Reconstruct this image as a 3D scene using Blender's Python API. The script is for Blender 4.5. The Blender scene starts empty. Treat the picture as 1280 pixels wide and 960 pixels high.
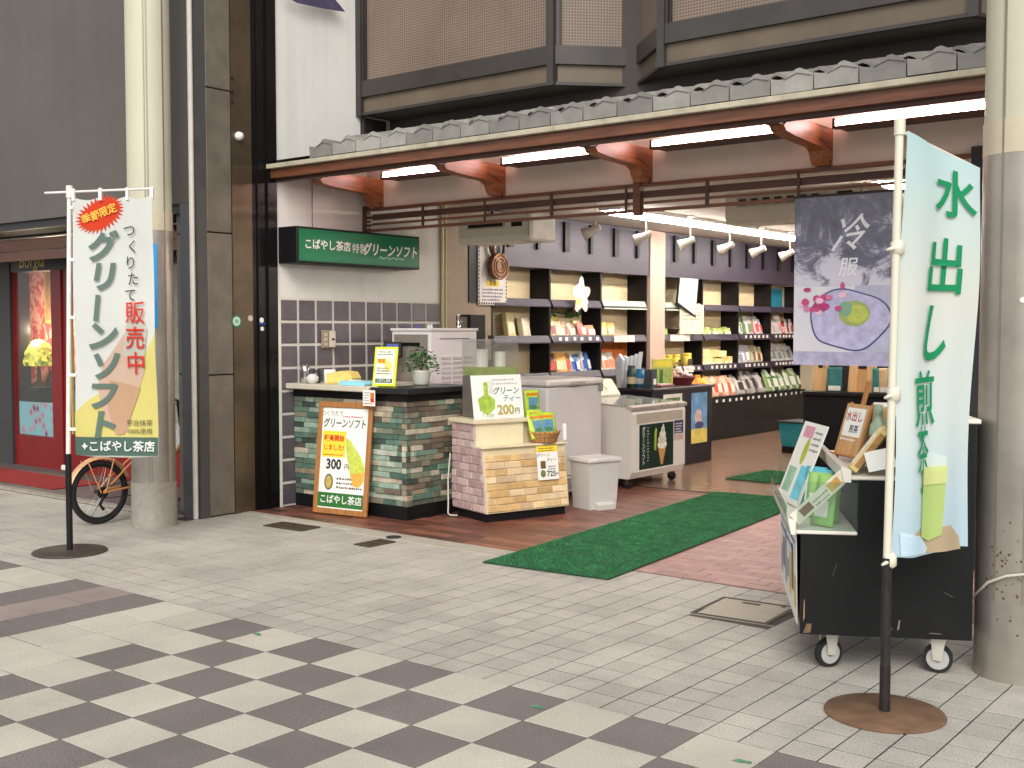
import bpy, bmesh, math, random
from mathutils import Vector, Matrix
random.seed(7)
R = math.radians
scene = bpy.context.scene
COL = scene.collection

# ------------------------------------------------------------------ camera
CAM_H, YAW, PITCH, FPX = 1.4932, R(38.19), R(2.791), 1426.8
cd = bpy.data.cameras.new('camera'); cam = bpy.data.objects.new('camera', cd); COL.objects.link(cam)
cam.location = (0, 0, CAM_H); cam.rotation_euler = (R(90) - PITCH, 0, YAW)
cd.sensor_width = 36; cd.lens = 36 * FPX / 1280; cd.clip_start = .05; cd.clip_end = 1000
scene.camera = cam
# ------------------------------------------------------------------ world, sun, exposure
w = bpy.data.worlds.new('World'); scene.world = w; w.use_nodes = True
nt = w.node_tree; bg = nt.nodes['Background']
sky = nt.nodes.new('ShaderNodeTexSky'); sky.sky_type = 'NISHITA'; sky.sun_disc = False
SUN_EL, SUN_AZ = R(38), R(146)
sky.sun_elevation = SUN_EL; sky.sun_rotation = SUN_AZ
sky.air_density = 1.0; sky.dust_density = 1.0; sky.ozone_density = .6
hs = nt.nodes.new('ShaderNodeHueSaturation'); hs.inputs['Saturation'].default_value = .06
nt.links.new(sky.outputs[0], hs.inputs['Color']); nt.links.new(hs.outputs[0], bg.inputs[0])
bg.inputs[1].default_value = .12
sd = bpy.data.lights.new('sun', 'SUN'); sd.energy = 1.45; sd.angle = R(35); sd.color = (1, .965, .92)
sun = bpy.data.objects.new('sun', sd); COL.objects.link(sun)
sun.rotation_euler = (R(90) - SUN_EL, 0, R(180) - SUN_AZ)
vs = scene.view_settings
vs.view_transform = 'Standard'; vs.look = 'None'; vs.exposure = .72; vs.gamma = 1.0
vs.use_curve_mapping = False

# ------------------------------------------------------------------ pixel to place (1280x960 photo)
_f = Vector((-math.sin(YAW) * math.cos(PITCH), math.cos(YAW) * math.cos(PITCH), -math.sin(PITCH)))
_r = Vector((math.cos(YAW), math.sin(YAW), 0)); _u = _r.cross(_f)
_C = Vector((0, 0, CAM_H))
def ray(x, y): return _f + _r * ((x - 640) / FPX) + _u * ((480 - y) / FPX)
def gz(x, y, z=0.): d = ray(x, y); return _C + d * ((z - CAM_H) / d.z)
def gy(x, y, Y): d = ray(x, y); return _C + d * (Y / d.y)
def gx(x, y, X): d = ray(x, y); return _C + d * (X / d.x)

# ------------------------------------------------------------------ materials
def lin(c):
    return tuple(((v / 255) / 12.92 if v / 255 <= .04045 else ((v / 255 + .055) / 1.055) ** 2.4) for v in c)
MATS = {}
def mat(rgb, rough=.55, metal=0., var=.12, scale=9., bump=0., bscale=60., rnd=0., spec=.5, key=None, trans=0., emit=0., alpha=1.):
    k = key or (rgb, rough, metal, var, scale, bump, bscale, rnd, spec, trans, emit, alpha)
    if k in MATS: return MATS[k]
    m = bpy.data.materials.new('mat_%d' % len(MATS)); m.use_nodes = True
    n = m.node_tree.nodes; l = m.node_tree.links; b = n['Principled BSDF']
    c = lin(rgb)
    b.inputs['Roughness'].default_value = rough; b.inputs['Metallic'].default_value = metal
    b.inputs['Specular IOR Level'].default_value = spec
    tc = n.new('ShaderNodeTexCoord')
    src = None
    if var > 0:
        nz = n.new('ShaderNodeTexNoise'); nz.inputs['Scale'].default_value = scale; nz.inputs['Detail'].default_value = 6
        nz.inputs['Roughness'].default_value = .65
        geo = n.new('ShaderNodeNewGeometry')
        l.new(geo.outputs['Position'], nz.inputs['Vector'])
        cr = n.new('ShaderNodeValToRGB')
        cr.color_ramp.elements[0].position = .3; cr.color_ramp.elements[1].position = .7
        cr.color_ramp.elements[0].color = (*[max(0, v * (1 - var)) for v in c], 1)
        cr.color_ramp.elements[1].color = (*[min(1, v * (1 + var)) for v in c], 1)
        l.new(nz.outputs['Fac'], cr.inputs[0]); src = cr.outputs[0]
        if rough < .9:
            mr = n.new('ShaderNodeMapRange'); mr.inputs['To Min'].default_value = max(.02, rough - .1); mr.inputs['To Max'].default_value = min(1, rough + .1)
            l.new(nz.outputs['Fac'], mr.inputs['Value']); l.new(mr.outputs[0], b.inputs['Roughness'])
    if rnd > 0:
        oi = n.new('ShaderNodeObjectInfo'); mr = n.new('ShaderNodeMapRange')
        mr.inputs['To Min'].default_value = 1 - rnd; mr.inputs['To Max'].default_value = 1 + rnd
        l.new(oi.outputs['Random'], mr.inputs['Value'])
        mx = n.new('ShaderNodeMix'); mx.data_type = 'RGBA'; mx.blend_type = 'MULTIPLY'; mx.inputs[0].default_value = 1
        if src: l.new(src, mx.inputs[6])
        else: mx.inputs[6].default_value = (*c, 1)
        l.new(mr.outputs[0], mx.inputs[7]); src = mx.outputs[2]
    if src: l.new(src, b.inputs['Base Color'])
    else: b.inputs['Base Color'].default_value = (*c, 1)
    if bump > 0:
        nb = n.new('ShaderNodeTexNoise'); nb.inputs['Scale'].default_value = bscale; nb.inputs['Detail'].default_value = 4
        geo = n.new('ShaderNodeNewGeometry'); l.new(geo.outputs['Position'], nb.inputs['Vector'])
        bp = n.new('ShaderNodeBump'); bp.inputs['Strength'].default_value = bump; bp.inputs['Distance'].default_value = .01
        l.new(nb.outputs['Fac'], bp.inputs['Height']); l.new(bp.outputs[0], b.inputs['Normal'])
    if trans > 0:
        b.inputs['Transmission Weight'].default_value = trans; b.inputs['IOR'].default_value = 1.45
    if alpha < 1: b.inputs['Alpha'].default_value = alpha
    if emit > 0:
        b.inputs['Emission Color'].default_value = (*c, 1); b.inputs['Emission Strength'].default_value = emit
    MATS[k] = m
    return m
def speckle(rgb, dark, light, rough=.75, scale=260., rnd=.06, stain=.16, key=None):
    """stone tile: fine speckle + broad stains"""
    k = ('sp', rgb, dark, light, rough, scale, rnd, stain)
    if k in MATS: return MATS[k]
    m = mat(rgb, rough, var=stain, scale=2.2, rnd=rnd, bump=.12, bscale=scale, key=k)
    n = m.node_tree.nodes; l = m.node_tree.links; b = n['Principled BSDF']
    old = b.inputs['Base Color'].links[0].from_socket
    nz = n.new('ShaderNodeTexNoise'); nz.inputs['Scale'].default_value = scale; nz.inputs['Detail'].default_value = 2
    geo = n.new('ShaderNodeNewGeometry'); l.new(geo.outputs['Position'], nz.inputs['Vector'])
    cr = n.new('ShaderNodeValToRGB'); e = cr.color_ramp.elements
    e[0].position = .36; e[0].color = (dark, dark, dark, 1); e[1].position = .64; e[1].color = (light, light, light, 1)
    l.new(nz.outputs['Fac'], cr.inputs[0])
    mx = n.new('ShaderNodeMix'); mx.data_type = 'RGBA'; mx.blend_type = 'MULTIPLY'; mx.inputs[0].default_value = 1
    l.new(old, mx.inputs[6]); l.new(cr.outputs[0], mx.inputs[7])
    # gum spots and scuffs with a shape of their own
    vo = n.new('ShaderNodeTexNoise'); vo.inputs['Scale'].default_value = 14; vo.inputs['Detail'].default_value = 8; vo.inputs['Roughness'].default_value = .8
    l.new(geo.outputs['Position'], vo.inputs['Vector'])
    c2 = n.new('ShaderNodeValToRGB'); e = c2.color_ramp.elements
    e[0].position = .30; e[0].color = (.5, .48, .45, 1); e[1].position = .36; e[1].color = (1, 1, 1, 1)
    l.new(vo.outputs['Fac'], c2.inputs[0])
    m2 = n.new('ShaderNodeMix'); m2.data_type = 'RGBA'; m2.blend_type = 'MULTIPLY'; m2.inputs[0].default_value = .7
    l.new(mx.outputs[2], m2.inputs[6]); l.new(c2.outputs[0], m2.inputs[7])
    l.new(m2.outputs[2], b.inputs['Base Color'])
    return m
def wood(rgb, rough=.4, axis='X', contrast=.35, scale=3.):
    k = ('wood', rgb, rough, axis, contrast, scale)
    if k in MATS: return MATS[k]
    m = mat(rgb, rough, var=.0, key=k)
    n = m.node_tree.nodes; l = m.node_tree.links; b = n['Principled BSDF']
    tc = n.new('ShaderNodeTexCoord'); mp = n.new('ShaderNodeMapping')
    s = {'X': (1, 14, 14), 'Y': (14, 1, 14), 'Z': (14, 14, 1)}[axis]
    mp.inputs['Scale'].default_value = [v * scale for v in s]
    l.new(tc.outputs['Object'], mp.inputs[0])
    nz = n.new('ShaderNodeTexNoise'); nz.inputs['Scale'].default_value = 1; nz.inputs['Detail'].default_value = 6; nz.inputs['Distortion'].default_value = .6
    l.new(mp.outputs[0], nz.inputs['Vector'])
    c = lin(rgb); cr = n.new('ShaderNodeValToRGB'); e = cr.color_ramp.elements
    e[0].position = .3; e[1].position = .72
    e[0].color = (*[v * (1 - contrast) for v in c], 1); e[1].color = (*[min(1, v * (1 + contrast)) for v in c], 1)
    l.new(nz.outputs['Fac'], cr.inputs[0]); l.new(cr.outputs[0], b.inputs['Base Color'])
    return m
def cloth_mat(rgb, tr=.35):
    k = ('cloth', rgb, tr)
    if k in MATS: return MATS[k]
    m = mat(rgb, .85, var=.04, scale=5, key=k, spec=.15)
    n = m.node_tree.nodes; l = m.node_tree.links; b = n['Principled BSDF']; out = n['Material Output']
    t = n.new('ShaderNodeBsdfTranslucent'); t.inputs[0].default_value = (*lin(rgb), 1)
    mx = n.new('ShaderNodeMixShader'); mx.inputs[0].default_value = tr
    l.new(b.outputs[0], mx.inputs[1]); l.new(t.outputs[0], mx.inputs[2]); l.new(mx.outputs[0], out.inputs[0])
    return m
def glass(rgb=(235, 240, 238), rough=.03, amount=.85):
    """thin clear sheet: mostly see-through with a mirror coat"""
    k = ('glass', rgb, rough, amount)
    if k in MATS: return MATS[k]
    m = bpy.data.materials.new('mat_%d' % len(MATS)); m.use_nodes = True
    n = m.node_tree.nodes; l = m.node_tree.links; n.remove(n['Principled BSDF'])
    t = n.new('ShaderNodeBsdfTransparent'); t.inputs[0].default_value = (*lin(rgb), 1)
    g = n.new('ShaderNodeBsdfGlossy'); g.inputs['Roughness'].default_value = rough
    d = n.new('ShaderNodeBsdfDiffuse'); d.inputs[0].default_value = (*lin(rgb), 1)
    fr = n.new('ShaderNodeFresnel'); fr.inputs[0].default_value = 1.45
    m1 = n.new('ShaderNodeMixShader'); m1.inputs[0].default_value = 1 - amount
    l.new(t.outputs[0], m1.inputs[1]); l.new(d.outputs[0], m1.inputs[2])
    m2 = n.new('ShaderNodeMixShader'); ge = n.new('ShaderNodeNewGeometry'); iv = n.new('ShaderNodeMath'); iv.operation = 'SUBTRACT'; iv.inputs[0].default_value = 1; l.new(ge.outputs['Backfacing'], iv.inputs[1])
    mu = n.new('ShaderNodeMath'); mu.operation = 'MULTIPLY'; l.new(fr.outputs[0], mu.inputs[0]); l.new(iv.outputs[0], mu.inputs[1])
    l.new(mu.outputs[0], m2.inputs[0]); l.new(m1.outputs[0], m2.inputs[1]); l.new(g.outputs[0], m2.inputs[2])
    l.new(m2.outputs[0], n['Material Output'].inputs[0])
    MATS[k] = m
    return m
def streaks(m, k):
    """rain and dust streaks running down a wall"""
    n = m.node_tree.nodes; l = m.node_tree.links; b = n['Principled BSDF']; old = b.inputs['Base Color'].links[0].from_socket
    g = n.new('ShaderNodeNewGeometry'); mp = n.new('ShaderNodeMapping'); mp.inputs['Scale'].default_value = (9, 9, .45); l.new(g.outputs['Position'], mp.inputs[0])
    nz = n.new('ShaderNodeTexNoise'); nz.inputs['Scale'].default_value = 1; nz.inputs['Detail'].default_value = 7; l.new(mp.outputs[0], nz.inputs['Vector'])
    cr = n.new('ShaderNodeValToRGB'); e = cr.color_ramp.elements; e[0].position = .3; e[0].color = (1 - k, 1 - k, 1 - k * 1.1, 1); e[1].position = .55; e[1].color = (1, 1, 1, 1); l.new(nz.outputs['Fac'], cr.inputs[0])
    mx = n.new('ShaderNodeMix'); mx.data_type = 'RGBA'; mx.blend_type = 'MULTIPLY'; mx.inputs[0].default_value = 1; l.new(old, mx.inputs[6]); l.new(cr.outputs[0], mx.inputs[7]); l.new(mx.outputs[2], b.inputs['Base Color'])
def emat(rgb, s):
    return mat(rgb, .5, var=0, emit=s)

WHITE = mat((226, 224, 218), .5, var=.05, scale=3)
PAPER = mat((236, 234, 226), .6, var=.03, scale=6)
CREAM = mat((222, 214, 192), .6, var=.06, scale=4)
BLACK = mat((16, 16, 17), .5, var=.25, scale=6, spec=.3)
DARK = mat((40, 38, 40), .55, var=.2, scale=8)
STEEL = mat((170, 170, 165), .3, 1., var=.1, scale=5)
CHROME = mat((205, 205, 205), .15, 1., var=.05)
RUBBER = mat((22, 22, 22), .8, var=.2)
BROWN = wood((108, 64, 42), .45, 'X', .4)
BROWN_D = wood((72, 44, 32), .5, 'X', .4)
INK = mat((30, 32, 30), .7, var=0)
INKG = mat((54, 92, 66), .7, var=.05)
GREEN = mat((30, 122, 72), .45, var=.05)
RED = mat((206, 52, 34), .6, var=.06)
YEL = mat((244, 212, 60), .6, var=.04)
LIME = mat((196, 216, 70), .55, var=.05)
GREYTXT = mat((96, 112, 102), .7, var=.04)

# ------------------------------------------------------------------ mesh helpers
class MB:
    def __init__(s): s.v = []; s.f = []; s.sm = []
    def add(s, vs, fs, smooth=False):
        o = len(s.v); s.v += [tuple(x) for x in vs]; s.f += [[i + o for i in f] for f in fs]; s.sm += [smooth] * len(fs)
        return s
    def box(s, x0, y0, z0, x1, y1, z1):
        return s.add([(x0, y0, z0), (x1, y0, z0), (x1, y1, z0), (x0, y1, z0), (x0, y0, z1), (x1, y0, z1), (x1, y1, z1), (x0, y1, z1)],
                     [(0, 3, 2, 1), (4, 5, 6, 7), (0, 1, 5, 4), (1, 2, 6, 5), (2, 3, 7, 6), (3, 0, 4, 7)])
    def cbox(s, x0, y0, z0, x1, y1, z1, c=.005):
        """box with chamfered edges"""
        bm = bmesh.new(); bmesh.ops.create_cube(bm, size=1)
        for v in bm.verts:
            v.co = Vector((x0 + (v.co.x + .5) * (x1 - x0), y0 + (v.co.y + .5) * (y1 - y0), z0 + (v.co.z + .5) * (z1 - z0)))
        c = min(c, .45 * min(abs(x1 - x0), abs(y1 - y0), abs(z1 - z0)))
        bmesh.ops.bevel(bm, geom=bm.edges[:], offset=c, segments=1, affect='EDGES')
        bm.verts.index_update()
        s.add([v.co[:] for v in bm.verts], [[v.index for v in f.verts] for f in bm.faces]); bm.free()
        return s
    def prism(s, pts, axis, a0, a1):
        """pts 2D polygon; axis 'x','y','z' extrusion"""
        def m(p, a):
            return {'x': (a, p[0], p[1]), 'y': (p[0], a, p[1]), 'z': (p[0], p[1], a)}[axis]
        n = len(pts)
        vs = [m(p, a0) for p in pts] + [m(p, a1) for p in pts]
        fs = [list(range(n))[::-1], list(range(n, 2 * n))] + [(i, (i + 1) % n, n + (i + 1) % n, n + i) for i in range(n)]
        return s.add(vs, fs)
    def cyl(s, p0, p1, r0, r1=None, n=14, cap=True):
        r1 = r0 if r1 is None else r1
        p0 = Vector(p0); p1 = Vector(p1); d = (p1 - p0).normalized()
        a = d.orthogonal().normalized(); b = d.cross(a)
        vs = []
        for p, r in ((p0, r0), (p1, r1)):
            for i in range(n):
                t = 2 * math.pi * i / n; vs.append(p + a * (r * math.cos(t)) + b * (r * math.sin(t)))
        s.add(vs, [(i, (i + 1) % n, n + (i + 1) % n, n + i) for i in range(n)], True)
        if cap: s.add(vs, [list(range(n))[::-1], list(range(n, 2 * n))])
        return s
    def tube(s, pts, r, n=8):
        pts = [Vector(p) for p in pts]; rings = []
        up = None
        for i, p in enumerate(pts):
            d = (pts[min(i + 1, len(pts) - 1)] - pts[max(i - 1, 0)]).normalized()
            a = d.orthogonal().normalized() if up is None else (up - d * up.dot(d)).normalized()
            up = a; b = d.cross(a)
            rings.append([p + a * (r * math.cos(2 * math.pi * k / n)) + b * (r * math.sin(2 * math.pi * k / n)) for k in range(n)])
        vs = [q for g in rings for q in g]; fs = []
        for i in range(len(rings) - 1):
            for k in range(n): fs.append((i * n + k, i * n + (k + 1) % n, (i + 1) * n + (k + 1) % n, (i + 1) * n + k))
        s.add(vs, fs, True)
        return s.add(vs, [list(range(n))[::-1], list(range((len(rings) - 1) * n, len(rings) * n))])
    def lathe(s, prof, c=(0, 0, 0), n=20, smooth=True):
        vs = []; fs = []
        for (r, z) in prof:
            for k in range(n):
                t = 2 * math.pi * k / n; vs.append((c[0] + r * math.cos(t), c[1] + r * math.sin(t), c[2] + z))
        for i in range(len(prof) - 1):
            for k in range(n): fs.append((i * n + k, i * n + (k + 1) % n, (i + 1) * n + (k + 1) % n, (i + 1) * n + k))
        s.add(vs, fs, smooth)
        return s.add(vs, [list(range(n))[::-1], list(range((len(prof) - 1) * n, len(prof) * n))])
    def torus(s, c, axis, R_, r, n=32, m=8):
        ax = Vector(axis).normalized(); a = ax.orthogonal().normalized(); b = ax.cross(a); c = Vector(c)
        vs = []
        for i in range(n):
            t = 2 * math.pi * i / n; d = a * math.cos(t) + b * math.sin(t)
            for k in range(m):
                p = 2 * math.pi * k / m; vs.append(c + d * (R_ + r * math.cos(p)) + ax * (r * math.sin(p)))
        return s.add(vs, [(i * m + k, ((i + 1) % n) * m + k, ((i + 1) % n) * m + (k + 1) % m, i * m + (k + 1) % m) for i in range(n) for k in range(m)], True)
    def mesh(s, name):
        me = bpy.data.meshes.new(name); me.from_pydata(s.v, [], s.f)
        for p, q in zip(me.polygons, s.sm): p.use_smooth = q
        bm = bmesh.new(); bm.from_mesh(me); bmesh.ops.recalc_face_normals(bm, faces=bm.faces); bm.to_mesh(me); bm.free()
        return me
    def build(s, name, m, parent=None, loc=(0, 0, 0), rot=(0, 0, 0), M=None):
        return obj(name, s.mesh(name), m, parent, loc, rot, M)
def obj(name, me, m, parent=None, loc=(0, 0, 0), rot=(0, 0, 0), M=None):
    o = bpy.data.objects.new(name, me); COL.objects.link(o)
    if m is not None and not me.materials: me.materials.append(m)
    elif m is not None and me.materials[0] != m:
        o.material_slots[0].link = 'OBJECT'; o.material_slots[0].material = m
    o.parent = parent
    if M is not None: o.matrix_local = M
    else: o.location = loc; o.rotation_euler = rot
    return o
def tag(o, label=None, cat=None, group=None, kind=None):
    if label: o['label'] = label
    if cat: o['category'] = cat
    if group: o['group'] = group
    if kind: o['kind'] = kind
    return o
def thing(name, label, cat, loc=(0, 0, 0), rz=0., group=None, M=None):
    o = bpy.data.objects.new(name, None); COL.objects.link(o); o.empty_display_size = .1
    if M is not None: o.matrix_local = M
    else: o.location = loc; o.rotation_euler = (0, 0, rz)
    return tag(o, label, cat, group)
def dup(root, parent=None):
    c = root.copy(); COL.objects.link(c); c.parent = parent
    for ch in list(root.children): dup(ch, c)
    return c
def FM(o, right, up):
    r = Vector(right).normalized(); n = r.cross(Vector(up)).normalized(); u = n.cross(r)
    M = Matrix.Identity(4)
    for i in range(3): M[i][0] = r[i]; M[i][1] = u[i]; M[i][2] = n[i]; M[i][3] = o[i]
    return M
def sheet(name, w_, h_, m, parent, M, th=.003):
    return MB().box(0, 0, -th, w_, h_, 0).build(name, m, parent, M=M)
def flat(pts, name, m, parent, layer=1, dz=.0009):
    me = bpy.data.meshes.new(name); me.from_pydata([(p[0], p[1], layer * dz) for p in pts], [], [list(range(len(pts)))])
    return obj(name, me, m, parent)
def rect(par, u0, v0, u1, v1, m, layer=1, name='printed_panel'):
    return flat([(u0, v0), (u1, v0), (u1, v1), (u0, v1)], name, m, par, layer)
def ell(par, cu, cv, ru, rv, m, layer=1, n=20, a=0., name='printed_shape'):
    ca, sa = math.cos(a), math.sin(a)
    return flat([(cu + ru * math.cos(t) * ca - rv * math.sin(t) * sa, cv + ru * math.cos(t) * sa + rv * math.sin(t) * ca) for t in [2 * math.pi * i / n for i in range(n)]], name, m, par, layer)
_tc = None
def textmesh(body, size, bold=0., shear=0., align='CENTER', line=1., res=3, sx=1.):
    global _tc
    c = bpy.data.curves.new('t', 'FONT'); c.body = body; c.size = size; c.offset = bold * size; c.shear = shear
    c.align_x = align; c.align_y = 'CENTER'; c.space_line = line; c.resolution_u = res
    o = bpy.data.objects.new('t', c); me = bpy.data.meshes.new_from_object(o)
    bpy.data.objects.remove(o); bpy.data.curves.remove(c)
    if sx != 1.:
        for v in me.vertices: v.co.x *= sx
    return me
def text(par, body, u, v, size, m, bold=.012, shear=0., align='CENTER', layer=2, line=1., sx=1., rot=0., name='lettering'):
    me = textmesh(body, size, bold, shear, align, line, sx=sx)
    return obj(name, me, m, par, (u, v, layer * .0009), (0, 0, rot))
def lines(par, u0, v0, u1, n, dv, th, m, layer=2, jit=.25, name='printed_text'):
    """rows of small print too fine to read: broken bars"""
    mb = MB()
    for i in range(n):
        u = u0; v = v0 - i * dv; end = u1 - random.random() * jit * (u1 - u0)
        while u < end:
            k = th * random.uniform(.5, 1.4)
            a, b = v + random.uniform(-.2, .1) * th, v + th * random.uniform(.6, 1)
            mb.add([(u, a, 0), (u + k, a, 0), (u + k, b, 0), (u, b, 0)], [(0, 1, 2, 3)]); u += k + th * random.uniform(.25, .5)
    return tag(obj(name, mb.mesh(name), m, par, (0, 0, layer * .0009)), kind='stuff')

# ================================================================== SETTING
def struct(name, mb, m, label=None):
    o = mb.build(name, m); o['kind'] = 'structure'
    return o
struct('ground', MB().add([(-300, -300, -.05), (300, -300, -.05), (300, 300, -.05), (-300, 300, -.05)], [(0, 1, 2, 3)]), speckle((150, 146, 136), .8, 1.15))
GROUT = mat((92, 87, 80), .9, var=.3, scale=6)
PAV_Y1 = 5.96
OX, OY, T = -2.619, 3.694, .3
pav = struct('pavement', MB().box(-16, -3, -.045, 3, OY - .0005, -.0017), GROUT)
LT = speckle((188, 182, 168), .80, 1.16, .7, 170, .05, .12)
DT = speckle((112, 105, 102), .7, 1.38, .7, 180, .05, .14)
MT = speckle((150, 137, 130), .84, 1.12, .7, 300, .05)
ST = speckle((176, 170, 160), .76, 1.16, .72, 140, .085, .2)
def tile_mesh(a, b, gap=.0035, h=.02, c=.0022):
    return MB().cbox(gap, gap, -h, a - gap, b - gap, 0, c)
big = tile_mesh(T, T, .002).mesh('paving_tile'); half = tile_mesh(T, T / 2, .003).mesh('paving_tile'); small = tile_mesh(.15, .15, .0035, .02, .0012).mesh('paving_tile')
def visible(x, y, m=60):
    d = Vector((x, y, 0)) - _C; z = d.dot(_f)
    if z < .3: return None
    px = 640 + FPX * d.dot(_r) / z; py = 480 - FPX * d.dot(_u) / z
    if -m < px < 1280 + m and py < 960 + m + 20: return z
    return None
def put_tiles(specs, parent, limit, stuff_name):
    """specs: (mesh, mat, x, y, w, h). nearest `limit` as objects, rest in one stuff object per material"""
    vis = []
    for s in specs:
        z = visible(s[2] + s[4] / 2, s[3] + s[5] / 2)
        if z is not None: vis.append((z, s))
    vis.sort(key=lambda t: t[0])
    for z, (me, m, x, y, a, b) in vis[:limit]:
        obj(me.name, me, m, parent, (x + random.uniform(-.0006, .0006), y + random.uniform(-.0006, .0006), random.uniform(-.0008, .0006)), (random.uniform(-.002, .002), random.uniform(-.002, .002), 0))
    rest = {}
    for z, (me, m, x, y, a, b) in vis[limit:]:
        mb = rest.setdefault(m.name, (MB(), m))[0]
        dz = random.uniform(-.0008, .0006)
        mb.cbox(x + .0035, y + .0035, -.02, x + a - .0035, y + b - .0035, dz, .0012)
    for k, (mb, m) in rest.items():
        o = mb.build(stuff_name, m, parent); o['kind'] = 'stuff'
specs = []
for i in range(-22, 12):
    for j in range(-14, 0):
        x, y = OX + i * T, OY + j * T
        if i >= -7: specs.append((big, DT if (i + j) % 2 == 0 else LT, x, y, T, T))
        elif i in (-10, -12, -15, -17):
            if j == -1: specs.append((big, DT, x, y, T, T))
            else:
                specs.append((half, DT, x, y, T, T / 2)); specs.append((half, DT, x, y + T / 2, T, T / 2))
        elif i in (-11, -16): specs.append((big, MT, x, y, T, T))
        else: specs.append((big, LT, x, y, T, T))
put_tiles(specs, pav, 299, 'far_paving_tiles')
specs = []
MAN = (-2.735, 5.475)
for i in range(-70, 24):
    for j in range(0, 15):
        x, y = OX + i * .15, OY + j * .15
        if y + .15 > PAV_Y1: continue
        if x < -7.5 and y + .15 > 5.46: continue
        if -2.97 < x + .075 < -2.5 and 5.25 < y + .075 < 5.70: continue
        specs.append((small, ST, x, y, .15, .15))
# separate parent sheet so that each kind stays under its own limit
pav2 = struct('small_tile_pavement', MB().box(-16, OY, -.044, 3, PAV_Y1, -.0017), mat((72, 67, 61), .9, var=.35, scale=5))
put_tiles(specs, pav2, 299, 'far_paving_tiles')
# concrete strip where the pavement meets the shop floor
struct('threshold_strip', MB().cbox(-6.1, 5.78, -.02, -4.55, 5.965, .0035, .004).cbox(-7.4, 5.86, -.02, -6.1, 5.965, .0035, .004), mat((172, 165, 150), .8, var=.12, scale=7, bump=.2, bscale=150))
# ---- shop floor: red tiles to the left, bricks with daylight painted into their pink to the right, glossy tiles inside
rf = struct('red_tile_floor', MB().box(-7.42, 5.965, -.04, -4.1, 9.25, -.003), mat((70, 46, 40), .8, var=.2))
RT = [mat(c, .38, var=.22, scale=12, rnd=.22, bump=.12, bscale=90) for c in ((118, 72, 58), (104, 64, 52), (130, 82, 66))]
rt = MB().cbox(.0015, .0015, -.02, .4485, .1085, 0, .002).mesh('red_floor_tile')
k = 0
for j in range(0, 29):
    y = 5.968 + j * .11
    x = -7.41 + (-.225 if j % 2 else 0)
    while x < -4.2:
        if x + .45 < -4.2 or True:
            if x >= -7.6 and visible(x + .2, y + .05) and not (x > -7.4 and x < -6.4 and y > 6.45 and y < 7.3):
                obj('red_floor_tile', rt, RT[k % 3], rf, (x, y, random.uniform(-.001, .0008))); k += 1
        x += .45
pk = struct('daylit_brick_floor', MB().box(-4.1, 5.965, -.04, 2.0, 9.25, -.0034), mat((128, 92, 84), .9, var=.2))
PK_LIT = [mat(c, .5, var=.14, scale=10, rnd=.1, bump=.15, bscale=120) for c in ((160, 116, 108), (152, 108, 101), (166, 124, 115))]  # red brick lightened to pink: daylight sheen put into the colour
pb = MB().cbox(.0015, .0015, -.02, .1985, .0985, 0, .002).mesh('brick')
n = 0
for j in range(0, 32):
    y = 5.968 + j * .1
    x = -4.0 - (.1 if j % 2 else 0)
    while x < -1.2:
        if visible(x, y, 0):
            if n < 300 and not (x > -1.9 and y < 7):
                obj('brick', pb, random.choice(PK_LIT), pk, (x, y, random.uniform(-.001, .0008))); n += 1
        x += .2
def gloss_floor():
    m = mat((132, 108, 92), .22, var=.15, scale=5, rnd=0, key='glossfloor')
    nn = m.node_tree.nodes; l = m.node_tree.links; b = nn['Principled BSDF']
    br = nn.new('ShaderNodeTexBrick'); br.offset = .0; br.inputs['Scale'].default_value = 1
    br.inputs['Brick Width'].default_value = .3; br.inputs['Row Height'].default_value = .3; br.inputs['Mortar Size'].default_value = .006
    br.inputs['Color1'].default_value = (*lin((150, 118, 96)), 1); br.inputs['Color2'].default_value = (*lin((132, 106, 92)), 1); br.inputs['Mortar'].default_value = (*lin((90, 76, 66)), 1)
    g = nn.new('ShaderNodeNewGeometry'); l.new(g.outputs['Position'], br.inputs['Vector']); l.new(br.outputs['Color'], b.inputs['Base Color'])
    return m
struct('shop_floor', MB().box(-7.7, 9.25, -.04, -1.9, 17.6, -.001), gloss_floor())
struct('porch_floor', MB().cbox(-16, 5.46, -.04, -7.48, 6.6, .012, .006), mat((92, 82, 80), .6, var=.2, scale=6))
struct('porch_kerb', MB().cbox(-16, 5.36, -.03, -7.6, 5.458, .016, .006), mat((150, 142, 130), .8, var=.2))
# ================================================================== TEA SHOP BUILDING
XW = -7.40          # left side wall plane
shop = thing('tea_shop_building', 'tea shop building with tiled eave, white side wall and open front', 'building', (XW, 6.2, 0))
shop.location = (0, 0, 0)
WALL = mat((220, 217, 210), .8, var=.05, scale=1.6, bump=.08, bscale=30); streaks(WALL, .07)
sw = MB().box(XW - .25, 6.25, 0, XW, 8.28, 5.6).build('side_wall', WALL, shop)
MB().box(XW - .25, 8.28, 0, XW - .0, 9.06, 2.7).build('beige_wall_panel', mat((150, 132, 112), .7, var=.12, scale=5), shop)
MB().cyl((XW + .02, 8.29, 0), (XW + .02, 8.29, 2.7), .016, n=10).cyl((XW + .018, 8.345, 0), (XW + .018, 8.345, 2.7), .011, n=8).build('conduit_pipe', mat((196, 184, 138), .5), shop)
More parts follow.
